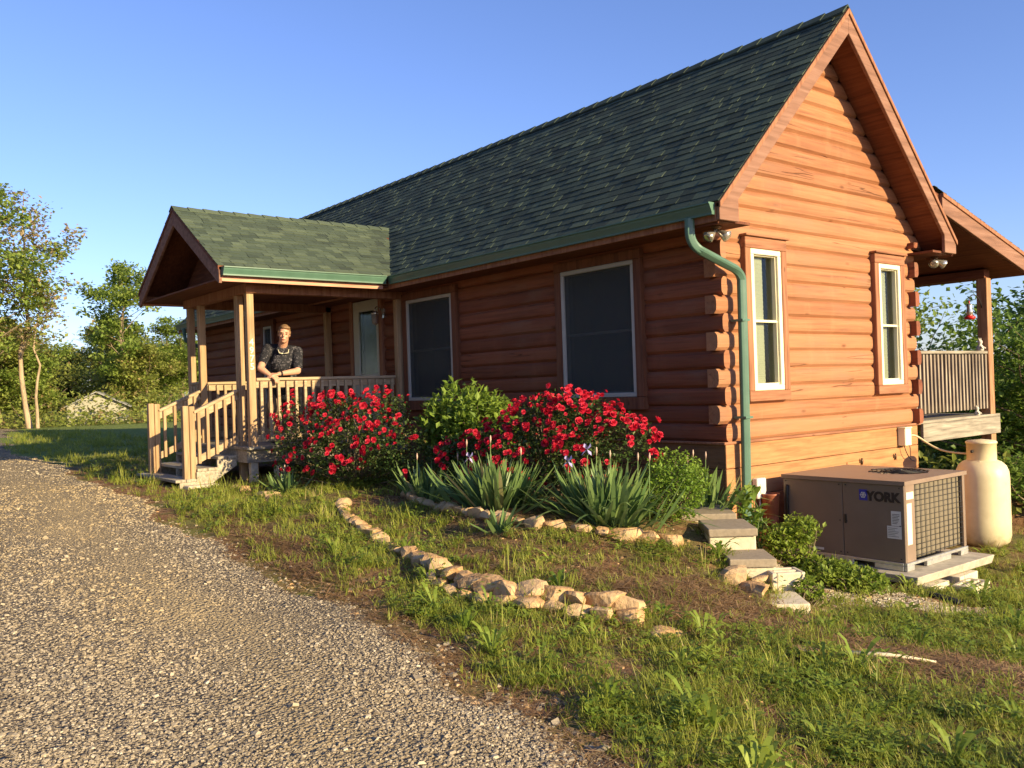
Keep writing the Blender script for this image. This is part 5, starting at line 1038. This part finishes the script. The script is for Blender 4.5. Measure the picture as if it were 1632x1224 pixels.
# brush under the tree line
P = []; 
for _ in range(9000): u = random.uniform(-60, 330); D = random.uniform(36, 55); x, y = pos(u, D); P.append((x, y, tz1(x, y)+random.random()**1.6*(1.3 if D > 39 else .5)))
for _ in range(9000): u = random.uniform(1455, 1760); D = random.uniform(15, 27); x, y = pos(u, D); P.append((x, y, -3.2+random.random()**1.2*1.9))
P = np.array(P); tag(link('undergrowth', leaves_on(P, .17, 'tree_b', 'undergrowth', np.clip(.5+.4*np.sin(P[:, 0]*1.9+P[:, 1])+rng.normal(0, .1, len(P)), 0, .84), LEAFW)), kind='stuff')
# far shed
sx, sy = pos(160, 45); sz = tz1(sx, sy); shed = thing('shed', 'low pale shed with a grey metal roof among the trees', 'shed', (sx, sy, sz))
def rt(x, y, z, a=-.35): return (sx+x*math.cos(a)-y*math.sin(a), sy+x*math.sin(a)+y*math.cos(a), sz+z)
M['metalroof'] = m_plain('pale_metal_roof', (.27, .265, .25), .6, .1, .15, 3, .05); M['shedwall'] = m_plain('shed_wall_paint', (.34, .32, .25), .8, 0, .15, 3, .05)
mb = MB(); mb.prism([rt(-.9, -1.2, 0), rt(-.9, 1.2, 0), rt(-.9, 1.2, .85), rt(-.9, 0, 1.42), rt(-.9, -1.2, .85)], Vector(rt(1.6, 0, 0))-Vector(rt(-.9, 0, 0))); mb.build('shed_wall', 'shedwall', shed)
mb = MB()
for s_ in (-1, 1): mb.hexa([rt(-1.05, s_*1.4, .76), rt(1.8, s_*1.4, .76), rt(1.8, 0, 1.45), rt(-1.05, 0, 1.45), rt(-1.05, s_*1.4, .80), rt(1.8, s_*1.4, .80), rt(1.8, 0, 1.50), rt(-1.05, 0, 1.50)])
mb.build('shed_roof', 'metalroof', shed)

# ------------------------------------------------------------------ PERSON leaning on the railing
def skin_mat():
    g = G('skin'); n = g.noise(g.co(), 30, 3); c = g.mix(n, (.50, .25, .16), (.62, .34, .22)); g.b.inputs['Subsurface Weight'].default_value = .08; g.b.inputs['Subsurface Radius'].default_value = (.01, .004, .002); return g.fin(c, .5, .35)
M['skin'] = skin_mat()
g = G('dark_patterned_shirt'); v = g.n('TexVoronoi', Vector=g.co((1, 1, 1)), Scale=15., _feature='DISTANCE_TO_EDGE'); n = g.noise(g.co(), 24, 3, .6, 1.5); f_ = g.math('MULTIPLY', g.val(n, .56, .62), 1.); c = g.mix(f_, (.016, .016, .020), (.13, .12, .13)); g.bump(g.noise(g.co(), 7, 3), .4, .02); M['shirt'] = g.fin(c, .8, .2)
M['shorts'] = m_plain('brown_shorts', (.16, .11, .07), .85, 0, .2, 9, .1); M['hair'] = m_plain('sandy_hair', (.22, .125, .06), .6, 0, .4, 90, .9); M['shoe'] = m_plain('dark_shoe', (.04, .03, .025), .6, 0, .2, 20, .1); M['eye'] = m_plain('eye_dark', (.05, .03, .02), .2, 0, .1, 9, 0)
def blob(mb_, c, r, sub=2, m=None):
    bm = bmesh.new(); bmesh.ops.create_icosphere(bm, subdivisions=sub, radius=1); r = (r, r, r) if not isinstance(r, tuple) else r
    vs = [Vector((v.co.x*r[0], v.co.y*r[1], v.co.z*r[2])) for v in bm.verts]
    if m: vs = [m @ v for v in vs]
    mb_.add([v+Vector(c) for v in vs], [tuple(v.index for v in f.verts) for f in bm.faces]); bm.free()
def limb(mb_, pts, rad, n=12):
    pts = [Vector(p) for p in pts]; mb_.tube(pts, rad, n)
    for p, r in zip(pts, rad): blob(mb_, p, r*.985, 2)
def fused(mb_, name, mat, parent, vox, it=4):
    o = mb_.build(name, mat, parent); m = o.modifiers.new('fuse', 'REMESH'); m.mode = 'VOXEL'; m.voxel_size = vox; m.use_smooth_shade = True; s_ = o.modifiers.new('soft', 'SMOOTH'); s_.iterations = it; s_.factor = .5; return o
person = thing('person', 'man in a dark patterned shirt leaning with folded hands on the porch railing', 'person', (-6.1, -1.85, zd))
fd_ = Vector((.94, -.34, 0)).normalized(); rt_ = Vector((.34, .94, 0)).normalized()    # facing, and picture-right side (his left)
O = Vector((-5.80, -1.76, 0))
def pp(f, s, z): return O+fd_*f+rt_*s+Vector((0, 0, z))
hipc = pp(-.30, .02, .20); chest = pp(-.06, .0, .50); neck = pp(.06, .0, .66); head = pp(.16, .015, .80)
shl = pp(.00, .195, .585); shr = pp(-.02, -.185, .625)      # his left (picture right), his right
ell = Vector((-5.56, -1.67, .315)); wrl = Vector((-5.50, -1.96, .280)); elr = Vector((-5.66, -2.13, .36)); wrr = Vector((-5.52, -2.06, .262))
body = MB()
limb(body, [hipc, hipc.lerp(chest, .5), chest, pp(-.01, 0, .58)], [.155, .150, .165, .12]); blob(body, shl, .065); blob(body, shr, .065)
limb(body, [shl, shl.lerp(ell, .5), ell], [.062, .052, .044]); limb(body, [shr, shr.lerp(elr, .5), elr], [.062, .052, .044])
limb(body, [ell, ell.lerp(wrl, .35), wrl], [.043, .040, .026]); limb(body, [elr, elr.lerp(wrr, .35), wrr], [.043, .040, .026])
limb(body, [pp(0, 0, .60), neck, head+Vector((0, 0, -.06))-fd_*.03], [.075, .060, .058])
hm = Matrix.Rotation(math.atan2(fd_.y, fd_.x)-.10, 3, 'Z') @ Matrix.Rotation(.10, 3, 'Y') @ Matrix.Rotation(-.10, 3, 'X')
def hp(x, y, z): return head+hm @ Vector((x, y, z))
blob(body, hp(-.008, 0, .022), (.096, .071, .098), 3, hm); blob(body, hp(.018, 0, -.045), (.070, .054, .074), 3, hm); blob(body, hp(.052, 0, -.088), (.030, .032, .026), 2, hm)
limb(body, [hp(.085, 0, .018), hp(.108, 0, -.022)], [.010, .015], 8)
for e in (-1, 1):
    blob(body, hp(.058, e*.032, -.030), (.026, .020, .020), 2, hm); blob(body, hp(-.008, e*.073, -.006), (.016, .007, .026), 2, hm); blob(body, hp(.078, e*.032, .030), (.014, .024, .008), 2, hm); blob(body, hp(.012, e*.044, -.062), (.034, .014, .022), 2, hm)
blob(body, hp(.082, 0, -.058), (.012, .026, .006), 2, hm); blob(body, hp(.078, 0, -.070), (.013, .022, .007), 2, hm)
def hand(w, d, up_, side, curl):
    d = d.normalized(); up_ = up_.normalized(); s_ = d.cross(up_).normalized()*side; pc = w+d*.045
    for k in range(4): o_ = s_*(.030-.020*k); limb(body, [w+o_*.7, w+d*.085+o_], [.015, .013], 8)
    for k, L_ in enumerate((.068, .076, .070, .055)):
        o_ = s_*(.032-.0205*k); b = w+d*.088+o_; m = b+d*L_*.5*math.cos(curl*.5)-up_*L_*.5*math.sin(curl*.5); t_ = m+d*L_*.5*math.cos(curl*1.3)-up_*L_*.5*math.sin(curl*1.3); limb(body, [b, m, t_], [.0095, .0088, .0075], 8)
    b = w+d*.03+s_*.032; limb(body, [b, b+(d*.6+s_*.7).normalized()*.035, b+(d*.95+s_*.45).normalized()*.068-up_*.008], [.012, .011, .009], 8)
hand(wrl, Vector((.02, -1, -.10)), Vector((.25, 0, 1)), 1, .7); hand(wrr, Vector((.75, .35, -.35)), Vector((.3, 0, 1)), -1, 1.0)
hl = hipc+rt_*.09+Vector((0, 0, -.06)); hr_ = hipc-rt_*.09+Vector((0, 0, -.06)); kl = pp(-.26, .12, -.20); kr = pp(-.20, -.13, -.20); al = pp(-.36, .12, zd+.09); ar = pp(-.28, -.14, zd+.09)
for h_, k, a in ((hl, kl, al), (hr_, kr, ar)):
    limb(body, [h_, h_.lerp(k, .5), k, k.lerp(a, .35), a], [.095, .078, .058, .056, .038]); limb(body, [a, a+fd_*.06-Vector((0, 0, .05)), a+fd_*.15-Vector((0, 0, .06))], [.036, .038, .03])
fused(body, 'body', 'skin', person, .0058, 3)
sh = MB(); limb(sh, [pp(-.30, .02, .235), hipc.lerp(chest, .45), chest, pp(-.01, 0, .565)], [.182, .172, .182, .135]); limb(sh, [shl+fd_*-.02, pp(-.02, 0, .60), shr+fd_*-.02], [.068, .084, .070]); limb(sh, [shl, shl.lerp(ell, .45), shl.lerp(ell, .80)], [.068, .066, .064]); limb(sh, [shr, shr.lerp(elr, .45), shr.lerp(elr, .72)], [.068, .066, .062]); blob(sh, pp(.06, -.02, .42), (.12, .15, .14)); limb(sh, [pp(-.16, .02, .20), pp(-.20, .03, .08)], [.165, .17])
so_ = fused(sh, 'shirt', 'shirt', person, .010, 4)
# open collar with sunglasses hung at the neck
cl_ = MB(); 
for e in (-1, 1): cl_.add([pp(.055, e*.05, .675), pp(.125, e*.085, .61), pp(.165, e*.045, .545), pp(.145, e*.008, .56)], [(0, 1, 2, 3), (3, 2, 1, 0)])
o = cl_.build('collar', 'shirt', person); m = o.modifiers.new('thick', 'SOLIDIFY'); m.thickness = .006
gl_ = MB()
for e in (-1, 1): gl_.tube([pp(.175, e*.005, .548), pp(.172, e*.055, .556), pp(.15, e*.066, .600)], .005, 6)
gl_.build('sunglasses_frame', 'num', person)
st_ = MB(); limb(st_, [hipc+Vector((0, 0, -.02)), hipc+Vector((0, 0, -.07))], [.165, .165])
for h_, k in ((hl, kl), (hr_, kr)): limb(st_, [h_, h_.lerp(k, .5), h_.lerp(k, .88)], [.112, .105, .098])
fused(st_, 'shorts', 'shorts', person, .011, 3)
hb = MB(); blob(hb, hp(-.022, 0, .036), (.099, .077, .095), 3, hm); blob(hb, hp(.045, .012, .088), (.052, .062, .026), 2, hm); blob(hb, hp(-.055, 0, -.015), (.058, .074, .070), 2, hm)
for e in (-1, 1): blob(hb, hp(.0, e*.074, .018), (.030, .010, .030), 2, hm)
fused(hb, 'hair', 'hair', person, .007, 2)
for e in (-1, 1):
    eb = MB(); blob(eb, hp(.0815, e*.031, .006), (.008, .013, .0045), 2, hm); eb.build('eye', 'eye', person); eb = MB(); blob(eb, hp(.088, e*.032, .026), (.006, .020, .004), 2, hm); eb.build('eyebrow', 'hair', person)
mb = MB(); blob(mb, hp(.093, 0, -.064), (.004, .020, .0025), 2, hm); mb.build('mouth', 'rose', person)
for a in (al, ar): s_ = MB(); limb(s_, [a-Vector((0, 0, .055)), a+fd_*.07-Vector((0, 0, .055)), a+fd_*.15-Vector((0, 0, .062))], [.046, .046, .034]); s_.build('shoe', 'shoe', person)
mb = MB(); mb.tube([wrl+Vector((0, .03, .0)), wrl+Vector((0, .05, .003))], .033, 14); mb.build('wristwatch', 'black', person)
